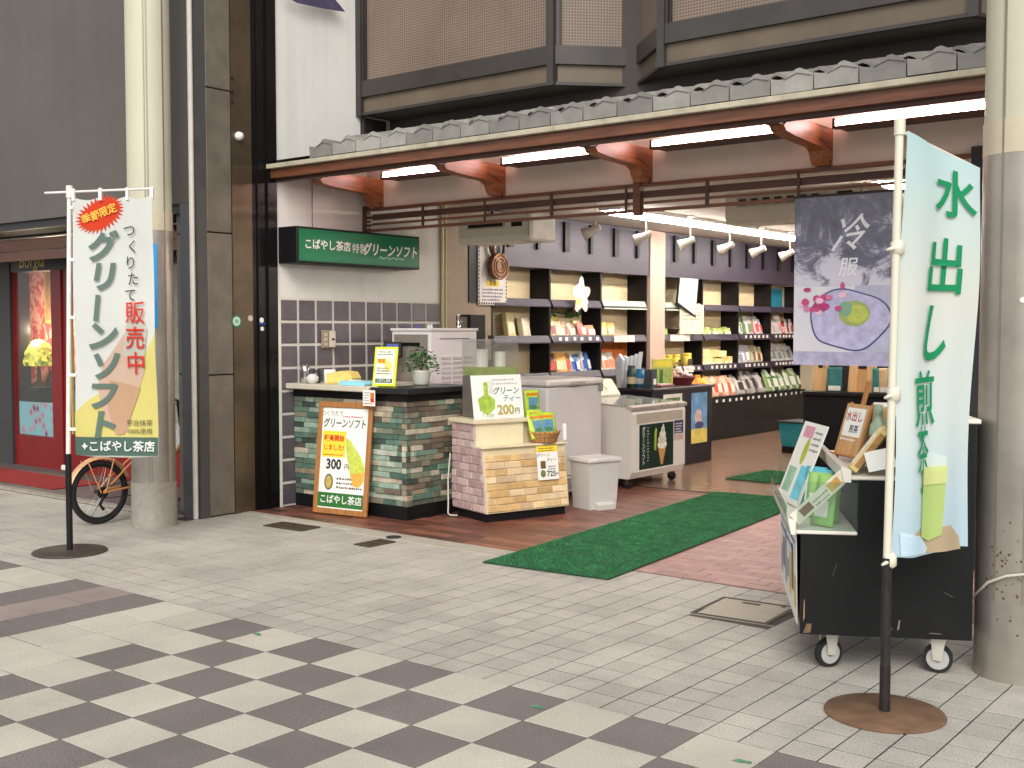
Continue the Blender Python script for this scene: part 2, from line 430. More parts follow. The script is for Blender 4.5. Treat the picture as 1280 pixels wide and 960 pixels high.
# wall tiles with wide white grout
gr = MB().box(XW, 6.262, 0, XW + .004, 8.272, 1.752).build('tile_grout', mat((214, 208, 196), .8, var=.06), shop)
TILE = mat((92, 84, 88), .45, var=.22, scale=14, rnd=.14, bump=.15, bscale=40)
wt = MB().cbox(0, .012, .012, .009, .189, .181, .004).mesh('wall_tile')
for c in range(10):
    for r_ in range(9):
        if r_ > 3 and c > 0: continue
        obj('wall_tile', wt, TILE, gr, (XW + .004, 6.272 + c * .2, 1.74 - (r_ + 1) * .193 + .002))
MB().box(XW + .004, 6.255, 0, XW + .016, 6.282, 1.76).build('tile_edge_strip', mat((216, 210, 198), .7, var=.05), shop)
# shop shell
MB().box(XW - .45, 9.06, 0, XW - .28, 17.6, 2.9).build('rear_side_wall', CREAM, shop)
MB().box(XW - .45, 17.6, 0, -1.7, 17.75, 2.9).build('back_wall', CREAM, shop)
MB().box(-1.9, 7.35, 0, -1.7, 17.6, 2.9).build('right_wall', mat((120, 110, 100), .7), shop)
MB().box(XW - .45, 7.46, 2.7, -1.7, 17.75, 2.9).build('ceiling', mat((208, 200, 190), .8, var=.04), shop)
MB().box(-2.14, 7.25, 0, -1.96, 7.6, 2.6).build('corner_post', DARK, shop)
LIN = mat((228, 216, 205), .8, var=.06, scale=2)
MB().box(XW, 7.3, 2.57, .6, 7.46, 3.08).build('lintel_wall', LIN, shop)
# rail of brown wooden slats hung across the top of the opening
rail = MB().box(XW + .01, 7.262, 2.535, -1.98, 7.298, 2.562).build('slat_rail', BROWN, shop)
for z0, z1, y0, m in ((2.455, 2.505, 7.27, BROWN_D), (2.41, 2.428, 7.268, BROWN), (2.352, 2.375, 7.262, BROWN)):
    MB().box(XW + .012, y0, z0, -1.98, 7.297, z1).build('slat', m, rail)
for i in range(9):
    x = -7.36 + i * .683
    MB().box(x - .011 - (.008 if i % 2 else 0), 7.256, 2.36, x + .011, 7.2615, 2.55).build('slat_post', BROWN_D, rail)
MB().box(XW + .002, 7.24, 2.34, XW + .05, 7.3, 2.58).build('slat_post', BROWN_D, rail)
for k in range(4):
    MB().box(XW + .05, 7.25, 2.385 + k * .035, XW + .11, 7.258, 2.395 + k * .035).build('vent_slot', mat((200, 190, 180), .6), rail)
MB().box(-4.56, 7.245, 2.33, -4.50, 7.3, 2.57).build('slat_post', BROWN, rail)
# curved corbels
prof = [(7.3, 2.81), (7.3, 2.565), (7.2, 2.565), (7.165, 2.60), (7.14, 2.65), (7.09, 2.672), (6.9, 2.68), (6.7, 2.69), (6.58, 2.705), (6.55, 2.735), (6.62, 2.775), (6.75, 2.80), (6.95, 2.81)]
CORB = wood((156, 94, 56), .4, 'Y', .4)
for k in range(6):
    x = -7.19 + k * 1.383
    c = MB().prism(prof, 'x', x - .10, x).build('corbel', CORB, shop)
    MB().prism([(7.29, 2.66), (7.29, 2.664), (7.05, 2.732), (7.05, 2.728)], 'x', x, x + .0015).build('grain_joint', BROWN_D, c)
    MB().box(x - .09, 6.32, 2.735, x - .01, 6.60, 2.80).build('rafter_end', BROWN_D, c)
    MB().box(x - .012, 7.252, 2.55, x + .004, 7.26, 2.60).build('hanger', BROWN_D, c)
# eave: boards, soffit, fascia
ev = MB().box(XW, 6.24, 2.70, .6, 6.30, 2.775).build('eave_beam', BROWN_D, shop)
MB().box(XW, 6.19, 2.722, .6, 6.238, 2.79).build('eave_board', BROWN, shop)
MB().cbox(XW, 6.15, 2.795, .6, 6.24, 2.832, .004).build('eave_fascia', mat((176, 168, 146), .75, var=.25, scale=9), shop)
MB().prism([(6.16, 2.833), (6.9, 3.0), (6.9, 2.99), (6.16, 2.825)], 'x', XW, -6.9).build('eave_flashing', mat((186, 180, 166), .7, var=.15), shop)
MB().add([(XW, 6.30, 2.80), (.6, 6.30, 2.80), (.6, 7.3, 3.0), (XW, 7.3, 3.0)], [(0, 1, 2, 3)]).build('soffit', mat((150, 120, 100), .7), shop)
for i in range(20):
    x = XW + .12 + i * .36
    MB().box(x, 6.245, 2.778, x + .04, 6.30, 2.80).build('rafter', BROWN_D, ev)
# roof tiles
TILEM = [mat(c, .6, var=.16, scale=9, rnd=.14, bump=.1, bscale=70) for c in ((138, 135, 128), (124, 121, 115), (150, 147, 139))]
def kawara(front):
    W, Lh, th, nx = .265, .30, .018, 10
    def prof(u):   # u 0..1: trough then a roll at the right
        return .042 * (0.5 - .5 * math.cos(2 * math.pi * min(1, max(0, (u - .35) / .65)))) - .012 * math.sin(math.pi * min(1, u / .5))
    mb = MB(); vs = []; fs = []
    us = [i / nx for i in range(nx + 1)]
    for s_ in (0, 1):
        for yy in (0, .05, Lh):
            for u in us: vs.append((u * W * 1.02, yy, prof(u) - (th if s_ else 0)))
    m = nx + 1
    for s_ in (0, 1):
        for a in range(2):
            for i in range(nx):
                o = s_ * 3 * m + a * m; fs.append((o + i, o + i + 1, o + m + i + 1, o + m + i))
    for i in range(nx): fs.append((i, i + 1, 3 * m + i + 1, 3 * m + i))
    for a in range(2):
        for e in (0, nx): fs.append((a * m + e, (a + 1) * m + e, 3 * m + (a + 1) * m + e, 3 * m + a * m + e))
    mb.add(vs, fs, False)
    if front:   # apron with rounded upper edge
        top = [(u * W * .968, prof(u) + .004) for u in us]
        mb.prism([(0.004, -.088), (W * .968, -.088)] + top[::-1], 'y', -.014, .012)
        mb.prism([(W * .30, -.012), (W * .62, .018), (W * .95, -.005), (W * .62, .028)], 'y', -.022, -.0145)
    return mb.mesh('roof_tile')
roof = MB().add([(XW, 6.2, 2.865), (.6, 6.2, 2.865), (.6, 7.46, 3.15), (XW, 7.46, 3.15)], [(0, 1, 2, 3)]).build('tiled_roof', mat((90, 86, 80), .9), shop)
kf, kb = kawara(True), kawara(False)
sl = math.atan2(.285, 1.26)
for j in range(5):
    for i in range(30):
        x = XW + .003 + i * .262
        if x > -.3 or x < -6.9 + .0 * j: continue
        y = 6.165 + j * .235 * math.cos(sl); z = 2.925 + j * .235 * math.sin(sl)
        obj('roof_tile', kf if j == 0 else kb, random.choice(TILEM), roof, (x, y, z + random.uniform(-.003, .003)), (sl * (.95 if j else .0) + (.25 if j == 0 else 0) * 0, 0, random.uniform(-.008, .008)))
# ---- bay window above the roof
BZ0, BZ1, BZ2, BZ3 = 3.37, 3.53, 3.67, 5.6
FRM = mat((66, 62, 59), .4, .3, var=.22, scale=3)
FRD = mat((52, 48, 44), .5, .3, var=.2, scale=3)
PANE = mat((132, 114, 100), .45, .0, var=.16, scale=1.5, key='bay_pane')
_n = PANE.node_tree.nodes; _l = PANE.node_tree.links
_tcn = _n.new('ShaderNodeTexCoord'); _mp = _n.new('ShaderNodeMapping'); _mp.inputs['Rotation'].default_value = (0, R(45), 0); _mp.inputs['Scale'].default_value = (1, 0.01, 1)
_br = _n.new('ShaderNodeTexChecker'); _br.inputs['Scale'].default_value = 62
_br.inputs[1].default_value = (1, 1, 1, 1); _br.inputs[2].default_value = (.5, .5, .5, 1)
_l.new(_tcn.outputs['Object'], _mp.inputs[0]); _l.new(_mp.outputs[0], _br.inputs['Vector'])
_old = _n['Principled BSDF'].inputs['Base Color'].links[0].from_socket
_mx = _n.new('ShaderNodeMix'); _mx.data_type = 'RGBA'; _mx.blend_type = 'MULTIPLY'; _mx.inputs[0].default_value = 1
_l.new(_old, _mx.inputs[6]); _l.new(_br.outputs['Color'], _mx.inputs[7]); _l.new(_mx.outputs[2], _n['Principled BSDF'].inputs['Base Color'])
LOWP = mat((100, 88, 72), .5, .0, var=.2, scale=2.5)
q2 = gz(795, 109, BZ0); q3 = gz(828, 84, BZ0)
plan = [Vector((XW + .03, 7.2, 0)), Vector((-5.27, 7.2, 0)), Vector((q2.x, q2.y, 0)), Vector((q3.x, 7.2, 0)), Vector((-2.12, 7.2, 0)), Vector((-1.95, 7.6, 0))]
bay = MB().prism([(p.x, p.y + .03) for p in plan] + [(-1.95, 8.0), (XW, 8.0)], 'z', BZ0 + .012, BZ0 + .02).build('bay_window', mat((96, 90, 82), .7, .1), shop)
for a, b in zip(plan[:-1], plan[1:]):
    d = b - a; L = d.length; ang = math.atan2(d.y, d.x)
    def loc(name, x0, y0, z0, x1, y1, z1, m):
        return MB().box(x0, y0, z0, x1, y1, z1).build(name, m, bay, (a.x, a.y, 0), (0, 0, ang))
    loc('frame_rail', 0, -.02, BZ1, L, .03, BZ2, FRM)
    loc('lower_panel', .0, .012, BZ0 + .02, L, .03, BZ1, LOWP)
    loc('bottom_rail', 0, -.015, BZ0, L, .028, BZ0 + .024, FRM)
    loc('mesh_pane', 0, .014, BZ2, L, .026, BZ3, PANE)
    loc('frame_bar', .0, -.012, BZ2 + .0, .05, .013, BZ3, FRM); loc('frame_bar', L - .05, -.012, BZ2, L, .013, BZ3, FRM)
    loc('frame_bar', .06, -.004, BZ2, .075, .013, BZ3, FRD)
for p in plan[:-1]:
    MB().box(p.x - .03, p.y - .03, BZ0 - .006, p.x + .03, p.y + .03, BZ3).build('corner_bar', FRM, bay)
MB().box(XW, 7.6, 2.95, .6, 7.8, 5.6).build('upper_wall', mat((70, 64, 60), .7, var=.1), shop)
MB().box(XW, 7.225, 3.2, XW + .05, 7.5, 3.36).build('bay_bracket', FRD, bay)
# under-eave light battens
LITE = emat((255, 222, 222), 21.0)
for i, (xa, xb) in enumerate(((478, 556), (628, 742), (815, 982), (1044, 1240))):
    A = gy(xa, 222 - (xa - 480) * .1226, 7.1); B = gy(xb, 222 - (xb - 480) * .1226, 7.1)
    el = thing('eave_light', ['pink white strip light under the eave, leftmost of four', 'pink white strip light under the eave, second from the green sign', 'pink white strip light under the eave above the middle of the opening', 'pink white strip light under the eave nearest the steel pillar'][i], 'lamp', (A.x, 7.1, 2.78), 0, 'strip lights under the eave')
    L = B.x - A.x
    MB().box(0, .005, .012, L, .06, .056).build('tube_cover', LITE, el)
    MB().box(-.02, -.004, -.004, L + .02, .062, .0115).build('holder', BROWN_D, el)
    MB().box(-.02, -.002, .012, -.001, .062, .06).build('end_cap', BROWN_D, el); MB().box(L + .001, -.002, .012, L + .02, .062, .06).build('end_cap', BROWN_D, el)
    MB().box(.0, .061, .0, L, .195, .03).build('bracket', BROWN_D, el)

# ================================================================== NEIGHBOURS TO THE LEFT
col = thing('boundary_column', 'dark bronze and granite column end between the two shops', 'column', (XW, 5.8, 0)); col.location = (0, 0, 0)
GRAN = mat((104, 96, 84), .6, var=.25, scale=5, bump=.1, bscale=200, rnd=.08)
for k in range(5):
    MB().cbox(XW - .4, 5.565, .01 + k * 1.12, XW + (.0 if k != 1 else .001), 5.80, 1.12 + k * 1.12, .004).build('granite_panel', GRAN, col)
BRZ = mat((104, 90, 74), .32, .7, var=.3, scale=2.2); BRZ2 = mat((30, 28, 28), .3, .5, var=.2, scale=3)
for y0, y1, dx, m in ((5.802, 6.0, .006, BRZ), (6.0, 6.06, -.01, BRZ2), (6.06, 6.13, .004, BRZ2), (6.13, 6.16, -.008, BRZ2), (6.16, 6.255, .012, BRZ2)):
    MB().box(XW - .3, y0, 0, XW + dx, y1, 5.6).build('metal_panel', m, col)
for (y_, z_, r_, m, nm) in ((5.83, 1.55, .05, GREEN, 0), (5.97, 1.575, .024, mat((196, 190, 170), .5), 0), (6.085, 1.56, .022, WHITE, 0), (6.09, 1.49, .018, WHITE, 0)):
    MB().cyl((XW + .0061, y_, z_), (XW + .0085, y_, z_), r_, n=20).build('sticker', m, col)
MB().cyl((XW + .0086, 5.83, 1.55), (XW + .0092, 5.83, 1.55), .037, n=20).build('sticker', mat((190, 214, 196), .5), col)
MB().cyl((XW + .0093, 5.83, 1.55), (XW + .0098, 5.83, 1.55), .018, n=14).build('sticker', mat((120, 170, 140), .5), col)
MB().box(XW + .0045, 6.062, 1.525, XW + .0065, 6.125, 1.54).build('sticker', mat((40, 60, 150), .5), col)
MB().lathe([(.0, 0), (.03, 0), (.036, .02), (.028, .05), (.01, .06)], n=14).build('door_bell', WHITE, col, (XW + .006, 5.86, 3.02), (0, R(90), 0))
for z_ in (3.28, 3.36, 3.47): MB().cyl((XW + .004, 5.81, z_), (XW + .02, 5.81, z_), .008, n=8).build('bolt', BLACK, col)

nb = thing('neighbouring_shop', 'neighbouring shop with grey upper wall, red frames and gold script lettering', 'building', (-10, 6.4, 0)); nb.location = (0, 0, 0)
UPW = mat((92, 86, 82), .75, var=.1, scale=.9, bump=.06, bscale=25); streaks(UPW, .07)
MB().box(-18, 5.47, 2.47, -7.49, 5.62, 6.5).build('upper_wall', UPW, nb)
MB().box(-18, 5.62, 2.46, -7.49, 6.55, 2.62).build('soffit', mat((46, 42, 42), .7), nb)
MB().box(-18, 5.50, 2.40, -7.6, 5.56, 2.468).build('soffit_trim', DARK, nb)
MB().cyl((-18, 5.75, 2.36), (-7.6, 5.75, 2.36), .012, n=8).build('awning_bar', STEEL, nb)
MB().box(-18, 5.9, 2.25, -7.6, 5.95, 2.34).build('awning_box', DARK, nb)
MB().box(-7.62, 5.47, 0.012, -7.49, 5.58, 2.468).build('corner_panel', mat((84, 84, 88), .5, .2, var=.12, scale=3), nb)
MB().box(-7.488, 5.475, 0, -7.402, 5.563, 5.6).build('edge_strip', mat((72, 70, 68), .5), nb)
MB().cyl((-7.44, 5.452, 0.0), (-7.44, 5.452, 5.6), .021, n=10).build('drain_pipe', mat((208, 202, 190), .5, var=.08), nb)
YF = 6.42
REDF = mat((118, 18, 18), .4, var=.12, scale=5)
MB().box(-18, YF - .03, .012, -11.966, YF + .2, 2.46).build('dark_pier', mat((56, 54, 54), .6, var=.1), nb)
MB().box(-11.965, YF, .012, -11.93, YF + .06, 2.1).build('window_frame', REDF, nb)
MB().box(-11.93, YF, .012, -11.17, YF + .06, .34).build('window_base', REDF, nb)
MB().box(-11.17, YF - .01, .012, -10.98, YF + .06, 2.1).build('door_frame', REDF, nb)
dr = MB().box(-10.98, YF + .01, .012, -10.86, YF + .06, 2.1).build('door', REDF, nb)
MB().box(-10.86, YF + .01, 1.88, -10.0, YF + .06, 2.1).build('top_rail', REDF, dr)
MB().box(-10.86, YF + .01, .012, -10.0, YF + .06, .4).build('bottom_rail', REDF, dr)
MB().box(-10.85, YF + .012, .4, -10.835, YF + .04, 1.88).build('glazing_bead', mat((196, 170, 90), .4), dr)
MB().box(-10.0, YF, .012, -9.9, YF + .06, 2.1).build('door_frame', REDF, nb)
MB().box(-9.9, YF, .012, -7.62, YF + .06, .34).build('window_base', REDF, nb)
fas = MB().box(-12.02, YF - .02, 2.10, -7.62, YF + .2, 2.46).build('fascia_board', mat((20, 20, 24), .4), nb)
GOLD = mat((206, 176, 92), .45, .3)
obj('lettering', textmesh('Borgia', .20, .004, .25), GOLD, fas, (-11.52, YF - .0225, 2.20), (R(90), 0, 0))
obj('lettering', textmesh('Borgia', .24, .004, .25), GOLD, fas, (-8.68, YF - .0225, 2.24), (R(90), 0, 0))
pg = glass((240, 244, 242), .02, .97)
MB().box(-11.93, YF + .02, .34, -11.17, YF + .028, 2.1).build('window_pane', pg, nb)
MB().box(-9.9, YF + .02, .34, -7.62, YF + .028, 2.1).build('window_pane', pg, nb)
MB().box(-10.86, YF + .02, .4, -10.0, YF + .028, 1.88).build('door_pane', pg, nb)
# display interior behind the glass
WP = mat((176, 92, 86), .7, var=0, key='wallpaper')
_n = WP.node_tree.nodes; _l = WP.node_tree.links
_g = _n.new('ShaderNodeNewGeometry'); _z = _n.new('ShaderNodeTexNoise'); _z.inputs['Scale'].default_value = 7; _z.inputs['Detail'].default_value = 3; _z.inputs['Distortion'].default_value = 1.2
_c = _n.new('ShaderNodeValToRGB'); _c.color_ramp.elements[0].position = .47; _c.color_ramp.elements[0].color = (*lin((198, 134, 120)), 1); _c.color_ramp.elements[1].position = .53; _c.color_ramp.elements[1].color = (*lin((166, 60, 58)), 1)
_l.new(_g.outputs['Position'], _z.inputs['Vector']); _l.new(_z.outputs['Fac'], _c.inputs[0]); _l.new(_c.outputs[0], _n['Principled BSDF'].inputs['Base Color'])
MB().box(-15, YF + .55, .012, -11.0, YF + .6, 2.46).build('wallpapered_wall', WP, nb)
MB().box(-11.0, YF + .75, .012, -7.62, YF + .8, 2.46).build('display_wall', mat((172, 166, 150), .7, var=.35, scale=4), nb)
FLO = mat((110, 160, 180), .7, var=0, key='floral')
_n = FLO.node_tree.nodes; _l = FLO.node_tree.links
_g = _n.new('ShaderNodeNewGeometry'); _z = _n.new('ShaderNodeTexVoronoi'); _z.inputs['Scale'].default_value = 9
_c = _n.new('ShaderNodeValToRGB'); e = _c.color_ramp.elements; e[0].position = .12; e[0].color = (*lin((40, 70, 120)), 1); e[1].position = .55; e[1].color = (*lin((150, 200, 214)), 1)
e2 = _c.color_ramp.elements.new(.3); e2.color = (*lin((210, 150, 170)), 1)
_l.new(_g.outputs['Position'], _z.inputs['Vector']); _l.new(_z.outputs['Distance'], _c.inputs[0]); _l.new(_c.outputs[0], _n['Principled BSDF'].inputs['Base Color'])
MB().box(-11.92, YF + .03, .345, -11.18, YF + .07, .70).build('floral_panel', FLO, nb)
MB().box(-9.89, YF + .03, .345, -7.62, YF + .07, .60).build('floral_panel', mat((214, 196, 196), .7, var=.3, scale=12), nb)
pf = MB().box(-12.25, YF + .535, 1.55, -11.95, YF + .549, 2.3).build('picture_frame', mat((180, 150, 80), .4, .4), nb)
MB().box(-12.21, YF + .53, 1.59, -11.99, YF + .534, 2.26).build('picture', mat((120, 90, 60), .6, var=.3), pf)
MB().box(-10.75, YF + .06, 1.1, -10.45, YF + .064, 1.42).build('notice', mat((150, 200, 210), .6, var=.3, scale=20), nb)
ga = mat((160, 124, 116), .8, var=.1)
MB().prism([(5.78, 2.36), (5.8, 2.37), (6.02, 2.18), (6.0, 2.17)], 'x', -11.9, -8.2).build('awning_valance', ga, nb)
MB().cyl((-11.35, 5.85, .012), (-11.35, 5.85, 2.3), .02, n=10).build('awning_post', BLACK, nb)
MB().cyl((-8.3, 5.95, .012), (-8.3, 5.95, 2.3), .02, n=10).cyl((-8.3, 5.95, .012), (-8.3, 5.95, .03), .045, n=12).build('awning_post', BLACK, nb)
tl = thing('table_lamp', 'stained glass table lamp behind the red framed window', 'lamp', (-11.98, YF + .3, .86))
_pl = bpy.data.lights.new('bulb', 'POINT'); _pl.energy = 34; _pl.color = (1, .8, .6); _pl.shadow_soft_size = .05; _po = bpy.data.objects.new('bulb', _pl); COL.objects.link(_po); _po.parent = tl; _po.location = (0, -.05, .62)
MB().lathe([(.09, 0), (.08, .02), (.025, .05), (.02, .2), (.02, .28)], n=14).build('lamp_base', mat((80, 60, 40), .4, .5), tl)
sh = mat((170, 160, 70), .4, var=.0, emit=0., key='lampshade')
_n = sh.node_tree.nodes; _l = sh.node_tree.links
_g = _n.new('ShaderNodeNewGeometry'); _z = _n.new('ShaderNodeTexVoronoi'); _z.inputs['Scale'].default_value = 26
_c = _n.new('ShaderNodeValToRGB'); e = _c.color_ramp.elements; e[0].color = (*lin((60, 90, 30)), 1); e[1].color = (*lin((240, 220, 90)), 1); e[1].position = .8
_x = _n.new('ShaderNodeSeparateColor'); _l.new(_g.outputs['Position'], _z.inputs['Vector']); _l.new(_z.outputs['Color'], _x.inputs[0]); _l.new(_x.outputs[0], _c.inputs[0])
_l.new(_c.outputs[0], _n['Principled BSDF'].inputs['Base Color']); _l.new(_c.outputs[0], _n['Principled BSDF'].inputs['Emission Color']); _n['Principled BSDF'].inputs['Emission Strength'].default_value = .7
MB().lathe([(.19, .22), (.195, .27), (.17, .38), (.11, .46), (.05, .5), (.02, .51)], n=22).build('lamp_shade', sh, tl)
dt = thing('display_table', 'low black cloth covered display table behind the red framed window', 'table', (-12.05, YF + .3, 0.012))
MB().cbox(-.55, -.3, .0, .55, .3, .02, .01).build('base_plinth', BLACK, dt)
MB().prism([(-.42, .02), (.6, .02), (.5, .845), (-.33, .845)], 'y', -.25, .25).build('table_cloth', BLACK, dt)
tag(MB().cbox(-11.75, 5.58, .0125, -9.75, 6.1, .024, .004).build('red_doormat', mat((142, 32, 28), .95, var=.25, scale=20, bump=.4, bscale=400)), 'red doormat on the dark porch of the neighbouring shop', 'mat')
pn = [gx(a, b, XW + .08) for a, b in ((350, -8), (372, 4), (400, 10), (431, 15), (424, 6), (412, -8))]
tag(MB().add([(XW + .08, p.y, p.z) for p in pn] + [(XW + .086, p.y, p.z) for p in pn], [[0, 1, 2, 3, 4, 5], [11, 10, 9, 8, 7, 6]] + [(i, (i + 1) % 6, 6 + (i + 1) % 6, 6 + i) for i in range(6)]).build('hanging_pennant', mat((70, 66, 92), .6, var=.3, scale=10)), 'dark purple pointed pennant tip hanging by the upper white wall', 'pennant')

# ---- arcade pillars
def pillar(label, x, y, r, seam):
    t = thing('arcade_pillar', label, 'pillar', (x, y, 0), 0, 'round arcade pillars')
    ss = mat((166, 158, 148), .36, .6, var=.16, scale=3.0, key='pillar_steel'); n_ = ss.node_tree.nodes
    cm = mat((194, 189, 166), .55, var=.07, scale=2)
    MB().lathe([(r, .0), (r, 2.36)], n=40).build('steel_sleeve', ss, t)
    if len(seam) > 2: MB().lathe([(r + .004, .0), (r + .004, .34)], n=40).build('base_sleeve', mat((168, 161, 150), .5, .2, var=.14, scale=22, bump=.15, bscale=120), t)
    MB().lathe([(r - .003, 2.36), (r - .003, 6)], n=40).build('painted_shaft', cm, t)
    MB().lathe([(r + .0015, 2.22), (r + .0015, 2.36)], n=40).build('tape_band', mat((196, 184, 158), .5, var=.06), t)
    for a in seam:
        MB().box(r - .004, -.004, .345, r + .003, .004, 5.9).build('seam_strip', mat((140, 134, 118), .4, .5), t, rot=(0, 0, a))
    return t
pl = pillar('round cream and steel arcade pillar behind the white banner', -7.46, 5.09, .163, (R(-38), R(-45), R(5)))
pr = pillar('round cream and steel arcade pillar beside the black cart', -1.285, 5.19, .19, (R(-110), R(-75)))
MB().tube([gy(1224, 745, 5.1) + Vector((-.02, .0, 0)), gy(1235, 728, 5.0), gy(1258, 720, 4.98), gy(1300, 716, 4.98)], .006).build('cable', mat((206, 200, 186), .5), None)
cb = bpy.data.objects['cable']; tag(cb, 'loose white cable looped round the steel pillar beside the cart', 'cable')
MB().cyl((.0, -.19, 1.61), (.0, -.197, 1.61), .012, n=12).build('knob', WHITE, pr, rot=(0, 0, R(8)))
for k in range(60):
    a = R(random.uniform(-125, -60)); z_ = random.gauss(.46, .12); s_ = random.uniform(.0015, .006)
    me = MB().cyl((.1905, 0, 0), (.1912, 0, 0), s_, n=6).mesh('rust_spot')
    obj('rust_spot', me, mat((92, 66, 44), .9, var=.2), pr, (0, 0, z_), (0, 0, a))
bp = sheet('blue_notice', .13, .62, mat((30, 140, 200), .5, var=.2, scale=8), None, FM(gy(176, 410, 4.93), (.82, .57, 0), (0, 0, 1)))
tag(bp, 'narrow blue and white notice fixed to the pillar behind the white banner', 'notice')
rect(bp, .02, .1, .08, .44, PAPER)

# ================================================================== SHELVING WALL
XF, XB = -7.40, -7.68
sv = thing('shelving_wall', 'long black and purple shelving wall along the left side of the shop', 'shelving', (XB, 12, 0)); sv.location = (0, 0, 0)
PURP = wood((50, 41, 58), .5, 'Y', .2, 2.)
SHB = mat((19, 16, 17), .55, var=.2, spec=.3)
BACK = wood((228, 208, 168), .6, 'Y', .1, 2.)
bays1 = [9.08, 10.08, 11.08, 12.08]; bays2 = [12.47, 13.50, 14.53, 15.56, 16.60]
SZ = {'A': 1.775, 'B': 1.38, 'C': .975}
for bs in (bays1, bays2):
    for y in bs:
        MB().box(XB, y - .015, 0, XF + .0, y + .015, 2.14).build('divider', SHB, sv)
    MB().box(XF - .06, bs[0] - .02, 2.14, XF + .03, bs[-1] + .02, 2.69).build('fascia_panel', PURP, sv)
    fp = sv.children[-1]
    y = bs[0] + .2; k = 0
    while y < bs[-1] - .05:
        MB().box(XF + .0305, y, 2.335, XF + .06, y + (.05 if k % 2 else .09), 2.665).build('fascia_slot', BLACK, fp); y += .5; k += 1
    for a, b in zip(bs[:-1], bs[1:]):
        MB().box(XB - .01, a + .015, .5, XB + .012, b - .015, 2.14).build('back_panel', BACK, sv)
        for nm, z in SZ.items():
            s_ = MB().box(XB + .013, a + .016, z - .02, XF - .02, b - .016, z).build('shelf', SHB, sv)
            MB().prism([(XF - .02, z - .045), (XF + .035, z - .05), (XF + .035, z - .035), (XF - .005, z + .035), (XF - .02, z + .035)], 'y', a + .016, b - .03).build('shelf_edge', PURP, s_)
        MB().box(XB + .013, a + .016, .53, XF + .1, b - .016, .56).build('shelf', SHB, sv)
    MB().box(XB + .02, bs[0], .0, XF + .16, bs[-1], .53).build('base_cabinet', BLACK, sv)
    MB().box(XF + .165, bs[0], .495, XF + .175, bs[-1], .545).build('ledge_edge', SHB, sv)
MB().box(XB - .02, 12.10, 0, XF + .045, 12.45, 2.69).build('wall_post', mat((190, 164, 148), .6, var=.05), sv)
# price tags on the shelf edges
ptag = MB().box(0, 0, 0, .003, .055, .04).mesh('price_tag')
def tags(y0, y1, z, n, x=XF + .037, m=PAPER):
    for i in range(n):
        yy = y0 + (y1 - y0) * (i + .5) / n + random.uniform(-.02, .02)
        obj('price_tag', ptag, m, sv, (x, yy, z - .035))
for a, b, z, n in ((10.1, 11.0, SZ['B'], 6), (12.5, 13.4, SZ['C'], 6), (13.6, 14.4, SZ['C'], 6), (14.6, 15.4, SZ['B'], 6), (14.6, 15.4, SZ['C'], 6), (15.6, 16.4, SZ['B'], 7), (15.6, 16.4, SZ['C'], 7)):
    tags(a, b, z + .01, n)
tags(12.6, 16.5, .54, 22, XF + .177)
for a, b, z, m in ((11.3, 11.75, SZ['B'], mat((226, 200, 196), .6)), (12.6, 13.1, SZ['B'], mat((222, 204, 200), .6)), (12.75, 13.2, SZ['C'], PAPER)):
    MB().box(XF + .0365, a, z - .05, XF + .04, b, z + .03).build('shelf_notice', m, sv)
for a, b in ((11.1, 12.04), (12.49, 13.44)):
    MB().prism([(XF + .036, SZ['A'] - .055), (XF + .04, SZ['A'] - .055), (XF + .0, SZ['A'] + .045), (XF - .004, SZ['A'] + .045)], 'y', a, b).build('green_shelf_notice', mat((176, 190, 168), .6, var=.25, scale=20), sv)
MB().box(XB + .0125, 11.1, .99, XB + .016, 12.05, 1.33).build('orange_back_notice', mat((226, 120, 50), .6, var=.2), sv)
MB().box(XB + .0125, 15.62, 1.82, XB + .02, 16.5, 2.1).build('teal_back_notice', mat((40, 140, 170), .5, var=.3, scale=10), sv)
fr = MB().box(0, -.24, -.34, .02, .24, .34).build('notice_board', BLACK, sv, (XF + .02, 13.05, 2.03), (0, R(-4), 0)); fr.rotation_euler = (R(-22), R(-8), 0)
MB().box(.0205, -.215, -.315, .023, .215, .315).build('notice_sheet', mat((214, 206, 192), .6, var=.06), fr)

# ---- goods
def pouch(w_, h_, d_):
    mb = MB(); n = 5; vs = []; fs = []
    rows = [(0, .55), (.06, 1), (.35, 1), (.7, .7), (.9, .12), (1, .08)]
    for t, dd in rows:
        for s_ in (1, -1):
            for i in range(n):
                u = i / (n - 1) - .5; vs.append((s_ * d_ / 2 * dd * (1 - (2 * u) ** 4 * .8), u * w_ * (1 - .03 * math.sin(math.pi * t)), t * h_))
    for r_ in range(len(rows) - 1):
        for s_ in (0, 1):
            o = r_ * 2 * n + s_ * n
            for i in range(n - 1): fs.append((o + i, o + i + 1, o + 2 * n + i + 1, o + 2 * n + i))
        o = r_ * 2 * n
        for i in (0, n - 1): fs.append((o + i, o + n + i, o + 3 * n + i, o + 2 * n + i))
    o = (len(rows) - 1) * 2 * n
    fs.append(list(range(0, n)) + list(range(2 * n - 1, n - 1, -1))); fs.append(list(range(o, o + n)) + list(range(o + 2 * n - 1, o + n - 1, -1)))
    mb.add(vs, fs, True)
    return mb.mesh('pouch')
PM = {}
